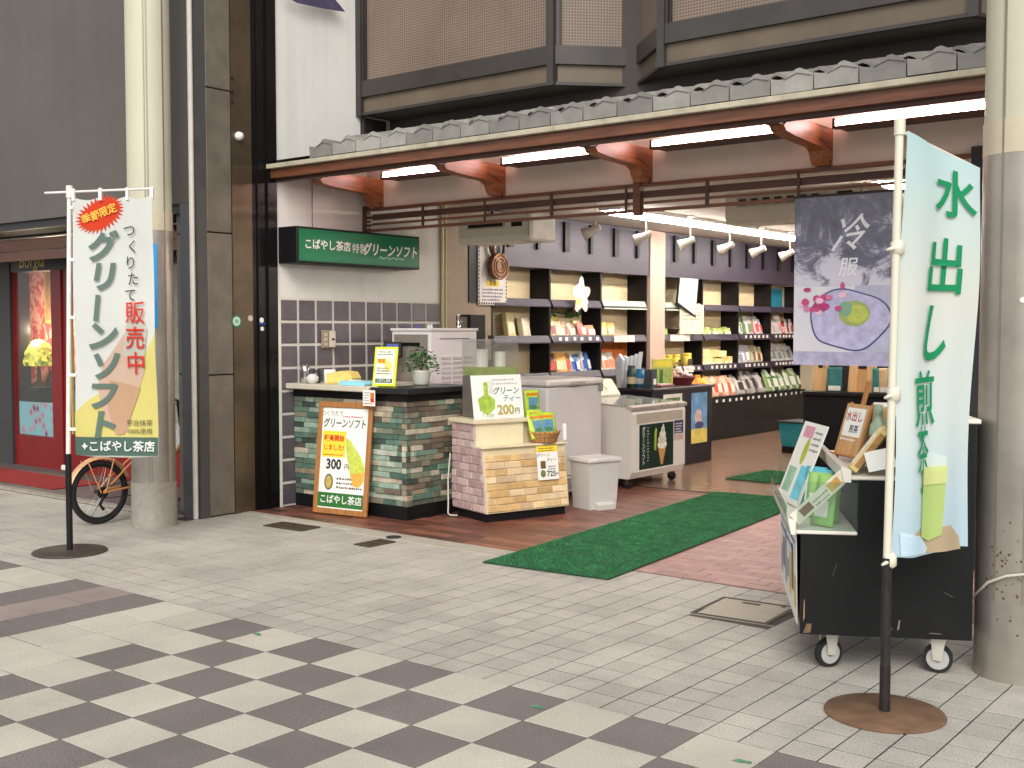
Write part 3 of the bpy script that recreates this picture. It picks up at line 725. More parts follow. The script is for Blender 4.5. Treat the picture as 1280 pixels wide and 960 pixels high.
def goods(kind, label, group, x, y0, y1, z, n, size, cols, labc=None, lean=-.22, jit=.04, yaw=0., cat=None, name=None):
    """a row of packets: each its own thing with a printed label part"""
    w_, h_, d_ = size
    if n >= 4: n = int(n * 1.4)
    names = {'pouch': 'tea_pouch', 'box': 'tea_box', 'can': 'tea_tin', 'bag': 'sweet_bag'}
    for i in range(n):
        yy = y0 + (y1 - y0) * (i + .5) / n
        key = (kind, size)
        if key not in PM:
            if kind in ('pouch', 'bag'): PM[key] = pouch(w_, h_, d_)
            elif kind == 'box': PM[key] = MB().cbox(-d_ / 2, -w_ / 2, 0, d_ / 2, w_ / 2, h_, .004).mesh('box')
            else: PM[key] = MB().lathe([(w_ / 2 - .003, 0), (w_ / 2, .004), (w_ / 2, h_ * .82), (w_ / 2 - .002, h_ * .83), (w_ / 2 + .001, h_ * .84), (w_ / 2 + .001, h_ - .003), (w_ / 2 - .004, h_)], n=16).mesh('can')
            PM[(key, 'l')] = MB().box(0, -w_ * .34, h_ * .2, .0015, w_ * .34, h_ * .62).mesh('printed_label')
        o = obj(name or names[kind], PM[key], cols[i % len(cols)], None, (x + random.uniform(-.01, .01), yy + random.uniform(-jit, jit) * .3, z), (random.uniform(-.05, .05), lean + random.uniform(-.04, .04), yaw + random.uniform(-.28, .28)))
        o.scale = (random.uniform(.9, 1.15), random.uniform(.92, 1.06), random.uniform(.84, 1.12))
        ordn = ['first', 'second', 'third', 'fourth', 'fifth', 'sixth', 'seventh', 'eighth', 'ninth', 'tenth', 'eleventh', 'twelfth']
        tag(o, label if n == 1 else label + ', ' + ('leftmost' if i == 0 else 'rightmost' if i == n - 1 else ordn[i] + ' from left'), cat or {'can': 'tin', 'box': 'box', 'pouch': 'packet', 'bag': 'packet'}[kind], group)
        if labc:
            obj('printed_label', PM[(key, 'l')], labc[i % len(labc)], o, (d_ / 2 * .98 if kind in ('pouch', 'bag') else d_ / 2 + .0005 if kind == 'box' else w_ / 2 + .0005, 0, 0))
def pc(*cs): return [mat(c, .4, var=.1, scale=25) for c in cs]
WHT = pc((226, 222, 214)); 
XS = XF - .09
goods('pouch', 'mixed cream and pink packet on second shelf above the grey chest freezer', 'packets, second shelf, bay with flower card', XS, 10.13, 10.78, SZ['B'] + .002, 6, (.12, .2, .05), pc((190, 150, 140), (206, 200, 150), (222, 190, 160), (200, 180, 120), (214, 160, 150), (230, 210, 180)), pc((236, 226, 210), (150, 80, 80), (230, 230, 200)))
goods('bag', 'pink round topped packet on second shelf above the chest freezer', 'pink packets, second shelf', XS + .03, 10.72, 11.02, SZ['B'] + .002, 2, (.15, .17, .08), pc((222, 130, 120), (226, 150, 120)), pc((240, 210, 200)))
goods('box', 'low yellow green box behind the packets on the second shelf', 'yellow green boxes, second shelf', XF - .2, 10.3, 10.9, SZ['B'] + .002, 3, (.17, .24, .06), pc((206, 200, 90), (214, 196, 140), (190, 190, 90)), None, 0)
goods('pouch', 'orange brown packet on third shelf above the grey chest freezer', 'orange packets, third shelf', XS, 10.12, 10.62, SZ['C'] + .002, 4, (.13, .24, .05), pc((206, 130, 50), (90, 50, 36), (226, 170, 80), (230, 180, 110)), pc((230, 200, 150), (180, 40, 30), (240, 220, 180)))
goods('pouch', 'blue and white packet on third shelf above the grey chest freezer', 'blue packets, third shelf', XS, 10.62, 11.0, SZ['C'] + .002, 4, (.11, .25, .05), pc((214, 220, 226), (60, 100, 170), (230, 226, 214)), pc((50, 90, 170), (236, 236, 236), (180, 60, 60)))
goods('box', 'small yellow box on second shelf above the freezer counter', 'yellow boxes, third bay', XS - .06, 11.25, 11.6, SZ['B'] + .002, 2, (.12, .2, .06), pc((226, 196, 110), (214, 180, 100)), pc((240, 226, 190)))
goods('can', 'yellow tin with dark spot on third shelf beside pink post', 'yellow tins, fourth bay', XS, 12.55, 13.05, SZ['C'] + .002, 3, (.1, .17, .1), pc((232, 204, 70), (236, 210, 80)), pc((60, 50, 30)), 0)
goods('can', 'lone yellow tin on third shelf beside black divider', 'yellow tins, fourth bay end', XS, 13.15, 13.3, SZ['C'] + .002, 1, (.12, .2, .1), pc((232, 204, 80)), pc((70, 60, 40)), 0)
goods('can', 'tiny green and white tin on second shelf next to tall card', 'tiny tins, fourth bay', XS, 12.52, 12.82, SZ['B'] + .002, 3, (.08, .1, .08), pc((220, 214, 180), (150, 180, 90)), None, 0)
goods('can', 'green lidded tin on second shelf right of the tall card', 'green tins, fifth bay', XS, 13.55, 14.4, SZ['B'] + .002, 5, (.11, .13, .1), pc((170, 186, 90), (196, 200, 120), (150, 170, 80)), pc((236, 230, 200)), 0)
goods('box', 'pale yellow wrapped box stacked on third shelf of the fifth bay', 'wrapped boxes, fifth bay', XS - .02, 13.56, 14.45, SZ['C'] + .002, 5, (.18, .12, .14), pc((236, 216, 140), (240, 226, 170), (226, 200, 130)), pc((246, 240, 210)), 0)
goods('box', 'pale yellow wrapped box on top of its row in the fifth bay', 'upper wrapped boxes, fifth bay', XS - .02, 13.62, 14.3, SZ['C'] + .124, 3, (.18, .1, .12), pc((240, 226, 170), (232, 206, 140)), None, 0)
goods('pouch', 'slim silver and green packet on second shelf of the sixth bay', 'silver packets, sixth bay', XS, 14.58, 15.1, SZ['B'] + .002, 5, (.13, .27, .04), pc((196, 196, 190), (90, 120, 80), (214, 212, 204)), pc((120, 140, 100), (230, 230, 226)))
goods('pouch', 'slim white and rose packet on second shelf of the sixth bay', 'rose packets, sixth bay', XS, 15.1, 15.5, SZ['B'] + .002, 4, (.12, .26, .04), pc((214, 206, 204), (190, 110, 110)), pc((200, 90, 90), (230, 224, 220)))
goods('pouch', 'white and lilac packet on third shelf of the sixth bay', 'white packets, sixth bay', XS, 14.58, 15.1, SZ['C'] + .002, 5, (.14, .28, .04), pc((210, 206, 212), (222, 218, 214), (180, 180, 190)), pc((150, 150, 170), (236, 236, 236)))
goods('pouch', 'narrow yellow and grey packet on third shelf of the sixth bay', 'yellow grey packets, sixth bay', XS, 15.1, 15.5, SZ['C'] + .002, 4, (.11, .26, .04), pc((206, 196, 140), (170, 168, 160)), pc((230, 220, 180), (120, 60, 60)))
goods('pouch', 'white packet with pink print on second shelf of the last bay', 'white pink packets, last bay', XS, 15.6, 16.1, SZ['B'] + .002, 4, (.14, .3, .05), pc((222, 210, 208), (214, 212, 206)), pc((210, 150, 160), (200, 200, 196)))
goods('pouch', 'red packet on second shelf of the last bay', 'red packet, last bay', XS, 16.1, 16.3, SZ['B'] + .002, 1, (.15, .26, .05), pc((190, 50, 56)), pc((230, 180, 180)))
goods('pouch', 'white packet at the far end of the last bay second shelf', 'end packets, last bay', XS, 16.3, 16.56, SZ['B'] + .002, 2, (.12, .25, .05), pc((220, 206, 202)), pc((180, 90, 90)))
goods('pouch', 'white and grey packet on third shelf of the last bay', 'white grey packets, last bay', XS, 15.6, 16.55, SZ['C'] + .002, 8, (.14, .3, .04), pc((214, 210, 206), (196, 190, 188), (224, 222, 218)), pc((170, 170, 172), (110, 120, 110)), -.35)
XL = XF + .05
goods('bag', 'orange snack bag on the low front ledge by the black table', 'orange bags, low ledge', XL, 13.0, 13.6, .562, 4, (.17, .3, .1), pc((236, 170, 60), (240, 200, 100), (226, 140, 50)), pc((240, 220, 150), (214, 90, 30)), -.3)
goods('bag', 'pale yellow snack bag behind the orange bags on the low ledge', 'pale bags, low ledge', XL - .1, 12.9, 13.7, .562, 4, (.19, .38, .08), pc((240, 214, 130), (236, 226, 170)), pc((246, 240, 210)), -.25)
goods('bag', 'pink and orange snack bag on the low ledge in the middle', 'pink bags, low ledge', XL, 13.65, 14.3, .562, 5, (.14, .28, .08), pc((230, 180, 150), (236, 200, 170), (214, 140, 120)), pc((240, 226, 210), (200, 80, 60)), -.3)
goods('bag', 'grey wrapped flat bag on the low ledge beneath the silver packets', 'grey bags, low ledge', XL, 14.35, 15.3, .562, 6, (.17, .32, .08), pc((170, 160, 160), (190, 182, 178), (120, 112, 112)), pc((220, 214, 210), (60, 54, 54)), -.4)
goods('bag', 'green and white tea bag on the low ledge at the far end', 'green bags, low ledge', XL, 15.35, 16.5, .562, 8, (.17, .34, .1), pc((120, 150, 90), (206, 214, 196), (70, 110, 60), (226, 226, 216)), pc((236, 236, 226), (90, 130, 70)), -.35)
goods('box', 'cream gift box leaning at the back of the first shelf bay', 'cream boxes, first bay', XS - .06, 9.45, 9.95, SZ['B'] + .002, 2, (.2, .26, .06), pc((226, 208, 150), (232, 220, 190)), pc((240, 232, 206)), -.15)
goods('pouch', 'white packet on third shelf behind the drinks counter', 'white packets, third bay', XS, 11.15, 11.5, SZ['C'] + .002, 3, (.13, .24, .05), pc((232, 214, 200), (240, 232, 220)), pc((220, 120, 80)))
tc_ = sheet('tall_card', .5, .38, mat((228, 214, 186), .6, var=.06), None, FM((XF + .04, 12.83, SZ['B'] + .04), (.15, 1, 0), (0, 0, 1)))
tag(tc_, 'tall cream card standing on second shelf by the black divider', 'card')
lines(tc_, .05, .32, .42, 4, .045, .02, mat((150, 130, 110), .7), 1); ell(tc_, .3, .12, .06, .05, mat((226, 190, 190), .6))
bw_ = MB().lathe([(.05, 0), (.06, .01), (.09, .06), (.095, .075), (.085, .07), (.05, .02)], n=18).build('tea_bowl', mat((50, 34, 30), .35)); bw_.location = (XF - .03, 12.78, SZ['B'] + .04); tag(bw_, 'small dark tea bowl beside the tall cream card', 'bowl')
fc = flat([(.2 * (1 + .25 * math.sin(5 * t)) * math.cos(t) * .85, .24 * (1 + .25 * math.sin(5 * t)) * math.sin(t)) for t in [2 * math.pi * i / 60 for i in range(60)]], 'flower_card', mat((196, 196, 188), .7, var=.1, scale=20), None, 0); fc.matrix_local = FM((XF + .09, 10.55, 1.86), (.1, .7, 0), (0, 0, 1)); fc.scale = (.72, .72, .72)
tag(fc, 'white flower shaped cut out card clipped to the top shelf edge', 'card')
for i, (a, b, c_) in enumerate(((-.08, .12, (214, 186, 206)), (.07, .04, (196, 176, 210)), (-.07, -.1, (196, 214, 120)), (.1, -.1, (226, 190, 190)))): ell(fc, a, b, .055, .06, mat(c_, .6), 1)
gp = thing('shelf_greenery', 'dark green leafy garland on the second shelf behind the packets', 'plant', (XF - .2, 10.5, 1.62))
mb = MB()
for i in range(160):
    p = Vector((random.uniform(-.04, .06), random.choice((random.uniform(-.38, -.06), random.uniform(.16, .4))), random.uniform(0, .13))); d = Vector((random.uniform(-1, 1), random.uniform(-1, 1), random.uniform(-1, 1))).normalized() * .03; e_ = d.orthogonal().normalized() * .013
    mb.add([p - d, p + e_, p + d, p - e_], [(0, 1, 2, 3)])
mb.build('leaves', mat((70, 110, 50), .5, var=.4, scale=30), gp)
MB().tube([(0, -.4, .01), (.02, -.1, .05), (0, .2, .03), (.01, .4, .02)], .006).build('stem', mat((60, 60, 30), .7), gp)

# ================================================================== CEILING FITTINGS
TUBE = emat((255, 248, 240), 44.)
for i, (x, y0, y1, lb) in enumerate(((-6.28, 9.55, 16.5, 'long white twin tube ceiling light above the shelving wall'), (-3.3, 9.0, 16.5, 'long white ceiling light above the hanging poster'))):
    t = thing('ceiling_light', lb, 'lamp', (x, y0, 2.7), 0, 'long ceiling lights')
    L = y1 - y0
    MB().cbox(-.13, 0, -.035, .13, L, -.001, .004).build('housing', mat((226, 222, 214), .5), t)
    for dx in (-.07, .07):
        for k in range(int(L // 1.2)):
            MB().cyl((dx, .03 + k * 1.2, -.056), (dx, 1.2 + k * 1.2, -.056), .016, n=8).build('tube', TUBE, t)
spot = None
for i, y in enumerate((9.03, 9.95, 10.85, 11.75, 12.55, 13.35)):
    if spot is None:
        t = spot = thing('spotlight', 'x', 'lamp', (-6.1, y, 2.7), 0, 'hanging spotlights')
        MB().cyl((0, 0, 0), (0, 0, -.02), .04, n=14).cyl((0, 0, -.02), (0, 0, -.24), .009, n=8).build('stem', mat((190, 186, 180), .4, .4), t)
        h = MB().lathe([(.03, -.05), (.036, -.03), (.036, .03), (.045, .06), (.062, .13), (.060, .13), (.04, .06)], n=18).build('lamp_head', mat((214, 208, 198), .35, .3), t, (0, 0, -.27), (R(20), R(-115), 0))
        MB().cyl((0, 0, .05), (0, 0, .056), .038, n=16).build('bulb', emat((255, 240, 220), 2.5), h)
    else: t = dup(spot)
    t.location = (-6.1, y, 2.7); t.rotation_euler = (0, 0, random.uniform(-.35, .35))
    t['label'] = 'white spotlight hanging from the shop ceiling, %s of six from the shop front' % ('first', 'second', 'third', 'fourth', 'fifth', 'sixth')[i]
def aircon(label, x0, x1, y0, z0):
    t = thing('air_conditioner', label, 'air conditioner', ((x0 + x1) / 2, y0, z0), 0, 'ceiling air conditioners')
    h = (x1 - x0) / 2
    MB().prism([(0, .05), (.03, .0), (.36, .0), (.36, .24), (0, .24)], 'x', -h, h).build('casing', mat((200, 194, 178), .5, var=.06), t)
    MB().cbox(h + .0005, -.004, -.006, h + .05, .365, .245, .02).build('end_cap', mat((226, 222, 210), .45), t)
    g = MB().box(-h + .1, -.002, .12, h - .25, -.0003, .20).build('grille', mat((170, 164, 150), .5), t)
    for k in range(7):
        MB().box(-h + .12 + k * (2 * h - .4) / 7, -.004, .135, -h + .12 + k * (2 * h - .4) / 7 + .06, -.0021, .185).build('grille_slot', BLACK, g)
    MB().box(h - .18, -.004, .125, h - .06, -.0003, .19).build('sensor_window', BLACK, t)
    MB().box(-h + .05, .05, -.006, h - .1, .28, -.0005).build('louvre', mat((236, 232, 222), .4), t)
aircon('cream air conditioner hanging over the white cabinet', -6.92, -6.12, 8.0, 2.27)
aircon('cream air conditioner hanging behind the painted poster', -4.3, -3.2, 8.2, 2.32)
fp = thing('wall_poster', 'narrow framed poster with brown round ornament beside the shelves', 'poster', M=FM((XW + .012, 8.78, 1.75), (0, 1, 0), (0, 0, 1)))
sheet('dark_backing', .12, .66, BLACK, fp, FM((-.08, 0, .0), (1, 0, 0), (0, 1, 0)), .01)
s_ = sheet('poster_sheet', .46, .66, mat((222, 214, 208), .5, var=.05), fp, FM((.05, -.02, .012), (1, 0, 0), (0, 1, 0)), .01)
for k in range(12): rect(s_, .005 + k * .038, .006, .028 + k * .038, .026, INK, 1, 'border_print')
for k in range(17): rect(s_, .004, .03 + k * .038, .02, .055 + k * .038, INK, 1, 'border_print'); rect(s_, .44, .03 + k * .038, .456, .055 + k * .038, INK, 1, 'border_print')
rect(s_, .13, .19, .33, .25, YEL); text(s_, 'お茶', .23, .22, .06, INK); lines(s_, .06, .15, .42, 4, .035, .018, mat((90, 90, 130), .7), 1)
orn = thing('round_ornament', 'brown lacquered round ornament with concentric rings hung before the poster', 'ornament', M=FM((XW + .07, 9.08, 2.12), (0, 1, 0), (0, 0, 1)))
OB = mat((92, 58, 40), .25, .3, var=.2)
MB().cyl((0, 0, -.03), (0, 0, .03), .13, n=28).build('disc', OB, orn)
for r_ in (.125, .09, .055): MB().torus((0, 0, .032), (0, 0, 1), r_, .011, 28, 8).build('ring', mat((140, 96, 60), .25, .4), orn)
MB().torus((0, .2, .0), (0, 0, 1), .11, .018, 28, 8).build('hanger_ring', OB, orn)
MB().tube([(-.05, .1, 0), (-.09, .16, .01), (-.07, .24, 0)], .03).build('neck', OB, orn)

# ================================================================== GREEN SHOP SIGN ON THE SIDE WALL
sg = thing('shop_sign', 'long green illuminated sign box with white Japanese lettering on the white wall', 'sign', (XW + .002, 6.27, 2.03))
MB().cbox(0, 0, 0, .232, 1.47, .30, .006).build('sign_case', BLACK, sg)
fcs = sheet('sign_face', 1.43, .262, mat((10, 112, 70), .35, var=.04, spec=.25), sg, FM((.2345, .02, .019), (0, 1, 0), (0, 0, 1)), .002)
text(fcs, 'こばやし茶店', .32, .135, .088, PAPER, .02)
text(fcs, '特製', .68, .125, .09, PAPER, .004, .1)
text(fcs, 'グリーンソフト', 1.07, .125, .115, PAPER, .03, .2, sx=.86)
MB().tube([(.03, .35, .30), (.02, .36, .5), (.012, .37, .72)], .004, 6).build('sign_cord', mat((150, 100, 90), .6), sg)
text(fcs, '〜〜〜〜', 1.08, .06, .08, mat((150, 200, 170), .5), .02)

# ================================================================== STONE COUNTER
CX0, CX1, CY0, CY1 = XW + .02, -6.07, 6.40, 7.12
ct = thing('stone_counter', 'serving counter faced with green and brown split stone strips', 'counter', (CX0, CY0, 0)); ct.location = (0, 0, 0)
MB().box(CX0, CY0 + .03, .1, CX1 - .03, CY1, .97).build('counter_body', mat((60, 62, 58), .9), ct)
MB().box(CX0 + .01, CY0 + .012, 0, CX1 - .012, CY1 - .02, .105).build('kickboard', BLACK, ct)
MB().box(CX0 + .002, CY0 + .005, .925, CX1 - .004, CY1, .99).build('black_band', BLACK, ct)
MB().cbox(CX0 - .015, CY0 - .07, .99, -6.42, CY1 + .03, 1.035, .006).build('counter_top', mat((206, 198, 178), .4, var=.06), ct)
MB().cbox(-6.419, CY0 - .05, .985, CX1 + .05, CY1 + .03, 1.03, .006).build('black_counter_top', mat((34, 34, 36), .35), ct)
SCOL_G = [(112, 138, 120), (140, 160, 142), (92, 118, 102), (74, 100, 88), (150, 168, 148), (96, 108, 92), (172, 178, 160), (118, 126, 104), (64, 74, 68)]
SCOL_B = [(146, 130, 108), (112, 98, 84), (170, 156, 134), (84, 76, 68), (188, 178, 156), (128, 122, 104), (96, 100, 86)]
SM_G = [mat(c, .5, var=.28, scale=16, rnd=.1, bump=.5, bscale=45) for c in SCOL_G]; SM_B = [mat(c, .5, var=.28, scale=16, rnd=.1, bump=.5, bscale=45) for c in SCOL_B]
ROWS = 19; rh = (.925 - .105) / ROWS
def strips(along, fixed, a0, a1, mats, sgn):
    for r_ in range(ROWS):
        a = a0; z = .105 + r_ * rh
        first = True
        while a < a1 - .001:
            L = random.choice((.1, .14, .18, .22, .26)) if not first else random.uniform(.06, .2)
            first = False
            b = min(a + L, a1)
            if a1 - b < .05: b = a1
            p = random.uniform(.008, .026)
            mixed = mats if random.random() < .8 else (SM_B if mats is SM_G else SM_G)
            if along == 'x': MB().cbox(a + .001, fixed - p, z + .001, b - .001, fixed + .03, z + rh - .001, .003).build('stone_strip', random.choice(mixed), ct)
            else: MB().cbox(fixed - .03, a + .001, z + .001, fixed + p, b - .001, z + rh - .001, .003).build('stone_strip', random.choice(mixed), ct)
            a = b
strips('x', CY0 + .03, CX0, CX1 - .012, SM_G, -1)
strips('y', CX1 - .03, CY0 + .006, CY1, SM_B, 1)
# ---- framed poster leaning on the counter
ab = thing('menu_poster_board', 'wooden framed soft ice cream poster board leaning on the stone counter', 'poster board', M=FM((-6.955, 6.235, .005), (.985, .13, 0), (0, .11, .99)))
W_, H_ = .545, .90
WF = wood((166, 112, 62), .45, 'Y', .25)
for x0, y0, x1, y1 in ((0, 0, W_, .045), (0, H_ - .045, W_, H_), (0, .045, .04, H_ - .045), (W_ - .04, .045, W_, H_ - .045)):
    MB().cbox(x0, y0, -.012, x1, y1, .016, .004).build('frame_rail', WF, ab)
sh_ = sheet('poster_sheet', W_ - .08, H_ - .09, PAPER, ab, FM((.04, .045, .002), (1, 0, 0), (0, 1, 0)), .004)
pw, ph = W_ - .08, H_ - .09
rect(sh_, 0, .01, pw, .125, mat((44, 110, 48), .6)); text(sh_, 'こばやし茶店', pw / 2, .068, .072, PAPER, .015)
text(sh_, 'つくりたて', .1, ph - .05, .045, mat((120, 90, 90), .6), .0); lines(sh_, .21, ph - .075, .43, 1, .02, .012, mat((200, 110, 120), .6), 2)
text(sh_, 'グリーンソフト', pw / 2 - .005, ph - .13, .080, mat((44, 84, 68), .6), .02, .15, sx=.78)
rect(sh_, .012, ph - .40, .25, ph - .19, YEL, 1); text(sh_, '販売開始', .13, ph - .25, .052, RED, .03); text(sh_, 'しました!', .13, ph - .325, .05, RED, .02); lines(sh_, .03, ph - .385, .23, 1, .02, .01, RED, 2)
flat([(.25, ph - .24), (.30, ph - .26), (.36, ph - .33), (.42, ph - .40), (.455, ph - .47), (.45, ph - .58), (.41, ph - .625), (.35, ph - .62), (.31, ph - .53), (.28, ph - .42), (.255, ph - .33)], 'printed_ice_cream', mat((196, 206, 84), .6, var=.25, scale=30), sh_, 1)
flat([(.31, ph - .53), (.455, ph - .5), (.45, ph - .58), (.41, ph - .63), (.35, ph - .62)], 'printed_cone', mat((226, 170, 70), .6, var=.2, scale=30), sh_, 2)
text(sh_, '300', .14, ph - .46, .11, INK, .03, 0, sx=.95); text(sh_, '円', .275, ph - .475, .05, INK, .01)
ell(sh_, .1, ph - .60, .045, .065, mat((110, 96, 60), .6), 1); ell(sh_, .1, ph - .6, .032, .05, mat((190, 170, 90), .6, var=.3, scale=40), 2)
lines(sh_, .18, ph - .575, .44, 3, .036, .018, mat((90, 84, 80), .6), 1, .3)
MB().box(.08, .6, -.02, .46, .62, -.0125).build('back_brace', WF, ab)
# ---- small things on the counter
ZT = 1.036
cup = MB().lathe([(.03, 0), (.036, .005), (.04, .1), (.04, .155), (.036, .155), (.034, .02)], n=20).build('steel_cup', CHROME); cup.location = (-7.27, 6.44, ZT); tag(cup, 'polished steel cup on the left end of the stone counter', 'cup')
cp2 = MB().lathe([(.03, 0), (.034, .005), (.036, .11), (.032, .11), (.03, .01)], n=18).build('dark_cup', mat((60, 70, 64), .3, .3)); cp2.location = (-7.22, 6.52, ZT); tag(cp2, 'small dark tin cup behind the steel cup on the counter', 'cup')
bg_ = MB().lathe([(.03, 0), (.05, .02), (.055, .05), (.03, .075), (.012, .08)], n=12).build('folded_cloth', mat((206, 204, 198), .8, var=.1)); bg_.location = (-7.16, 6.42, ZT); tag(bg_, 'crumpled white cloth in front of the steel cup', 'cloth')
pr_ = thing('paper_roll', 'white paper roll standing beside the yellow sponge box', 'paper roll', (-7.10, 6.56, ZT))
MB().lathe([(.045, 0), (.05, .004), (.05, .11), (.045, .114), (.014, .114), (.014, .05)], n=18).build('roll', PAPER, pr_); MB().cyl((0, 0, .02), (0, 0, .1145), .0135, n=10).build('core', mat((170, 140, 100), .8), pr_)
bx = thing('yellow_box', 'pale yellow crumpled paper parcel on the counter', 'parcel', (-6.94, 6.56, ZT), R(15))
MB().prism([(-.12, 0), (.12, 0), (.13, .05), (.10, .098), (.02, .108), (-.05, .095), (-.115, .09)], 'y', -.07, .07).build('wrapping', mat((232, 204, 116), .7, var=.14, scale=18, bump=.4, bscale=40), bx)
MB().box(-.11, -.0715, .0, .11, -.0705, .012).build('fold', mat((200, 170, 90), .7), bx)
tb = thing('blue_tray', 'flat blue plastic tray lying on the counter', 'tray', (-6.72, 6.62, ZT), R(20)); MB().cbox(-.15, -.09, 0, .15, .09, .008, .003).build('tray_base', mat((50, 100, 190), .4), tb); MB().cbox(-.15, -.09, .0085, -.14, .09, .03, .002).cbox(.14, -.09, .0085, .15, .09, .03, .002).build('tray_rim', mat((60, 110, 200), .4), tb)
wp = thing('wipes_pack', 'pale blue flat pack of wipes in front of the blue tray', 'wipes', (-6.66, 6.43, ZT), R(6)); MB().prism([(-.13, 0), (.13, 0), (.14, .015), (.12, .035), (-.12, .035), (-.14, .015)], 'y', -.05, .05).build('pack', mat((150, 214, 230), .35, var=.12, scale=30), wp); MB().cbox(-.05, -.03, .0355, .05, .03, .042, .002).build('flap', PAPER, wp)
sb = thing('soap_bottle', 'white pump bottle with green label on the counter', 'bottle', (-6.55, 6.70, ZT))
MB().lathe([(.036, 0), (.04, .006), (.04, .11), (.03, .13), (.014, .14), (.014, .15)], n=18).build('bottle', mat((232, 232, 224), .35), sb); MB().lathe([(.0408, .025), (.0408, .095)], n=18).build('label', mat((30, 140, 110), .5), sb); MB().cyl((0, 0, .15), (0, 0, .21), .006, n=8).cyl((0, 0, .205), (-.07, -.02, .2), .008, n=8).cyl((-.07, -.02, .2), (-.07, -.02, .17), .006, n=8).cyl((0, 0, .15), (0, 0, .165), .016, n=12).build('pump', WHITE, sb)
cs = thing('counter_sign', 'yellow green framed menu card standing on the stone counter', 'sign', M=FM((-6.475, 6.43, ZT), (.97, .2, 0), (.17, .2, 1)))
MB().cbox(0, 0, -.012, .215, .315, -.001, .003).build('frame', mat((214, 226, 60), .4), cs)
s_ = sheet('card', .175, .275, mat((238, 238, 214), .5), cs, FM((.02, .02, .0012), (1, 0, 0), (0, 1, 0)), .002)
rect(s_, .01, .16, .1, .2, YEL, 1); text(s_, '限定', .055, .18, .035, RED, .02); lines(s_, .015, .25, .16, 2, .02, .01, INKG, 1); lines(s_, .015, .12, .15, 3, .022, .01, INK, 1); ell(s_, .12, .14, .035, .04, mat((236, 214, 120), .6), 1); rect(s_, .008, .008, .167, .04, INKG, 1); text(s_, 'こばやし茶店', .087, .024, .022, PAPER, .02)
MB().box(.02, .0, -.1, .19, .01, -.0125).build('foot', mat((200, 210, 60), .4), cs)
cc = sheet('hanging_card', .135, .125, PAPER, None, FM((-6.47, CY0 - .075, .885), (1, 0, 0), (0, 0, 1)), .002); tag(cc, 'small white card with red picture taped to the counter front edge', 'card')
rect(cc, .085, .03, .125, .105, mat((206, 120, 50), .6), 1); rect(cc, .085, .03, .125, .06, RED, 2); lines(cc, .01, .1, .075, 4, .02, .009, mat((150, 150, 150), .6), 1); lines(cc, .01, .016, .12, 1, .02, .008, RED, 1)
pp = thing('potted_plant', 'bushy green houseplant in a white pot on the counter', 'plant', (-6.36, 6.88, ZT))
MB().lathe([(.06, 0), (.066, .006), (.085, .1), (.09, .115), (.082, .115), (.07, .09)], n=22).build('pot', mat((214, 212, 200), .45), pp)
lf = MB()
for i in range(230):
    a = random.uniform(0, 6.283); rr = random.uniform(.02, .15); z = .13 + random.random() ** .7 * .2 * (1.15 - rr / .2) + random.uniform(-.06, 0) * (rr / .15)
    p = Vector((rr * math.cos(a), rr * math.sin(a), z)); d = Vector((math.cos(a + random.uniform(-.8, .8)), math.sin(a + random.uniform(-.8, .8)), random.uniform(-.7, .4))).normalized()
    s2 = random.uniform(.022, .04); e_ = d.cross(Vector((random.uniform(-.4, .4), random.uniform(-.4, .4), 1))).normalized() * s2 * .5; n_ = d.cross(e_).normalized() * s2 * .15
    lf.add([p - d * s2 * .2, p + d * s2 * .4 + e_ + n_, p + d * s2, p + d * s2 * .4 - e_ + n_, p + d * s2 * .4], [(0, 1, 4), (1, 2, 4), (2, 3, 4), (3, 0, 4)])
lf.build('foliage', mat((62, 112, 56), .4, var=.5, scale=35), pp)
stm = MB()
for i in range(9):
    a = i * .7; stm.tube([(0, 0, .1), (.03 * math.cos(a), .03 * math.sin(a), .18), (.09 * math.cos(a), .09 * math.sin(a), .24)], .003, 5)
stm.build('stems', mat((80, 100, 50), .6), pp)
dvc = thing('payment_terminal', 'small black terminal with blue screen on the white cabinet ledge', 'terminal', M=FM((-6.97, 7.06, 1.25), (.8, .5, 0), (0, .2, 1))); MB().cbox(0, 0, -.05, .16, .13, 0, .006).build('case', BLACK, dvc); sheet('screen', .1, .06, mat((40, 50, 130), .3, emit=.25), dvc, FM((.03, .05, .0012), (1, 0, 0), (0, 1, 0)), .001); MB().box(.06, -.2, -.04, .1, 0, -.02).build('stand', BLACK, dvc)
wd = thing('wall_switch_box', 'small beige switch box mounted among the dark wall tiles', 'switch box', (XW + .014, 6.80, 1.40)); MB().cbox(0, -.075, -.078, .02, .075, .078, .004).build('casing', mat((150, 130, 112), .5), wd); MB().cbox(.0205, .0, -.07, .034, .065, .07, .003).build('cover', mat((206, 196, 178), .5), wd); MB().box(.0345, .02, -.01, .036, .05, .008).build('switch', BLACK, wd)
for k in range(3): MB().cbox(.0205, -.06, -.06 + k * .042, .026, -.02, -.03 + k * .042, .002).build('button', mat((190, 176, 160), .5), wd)

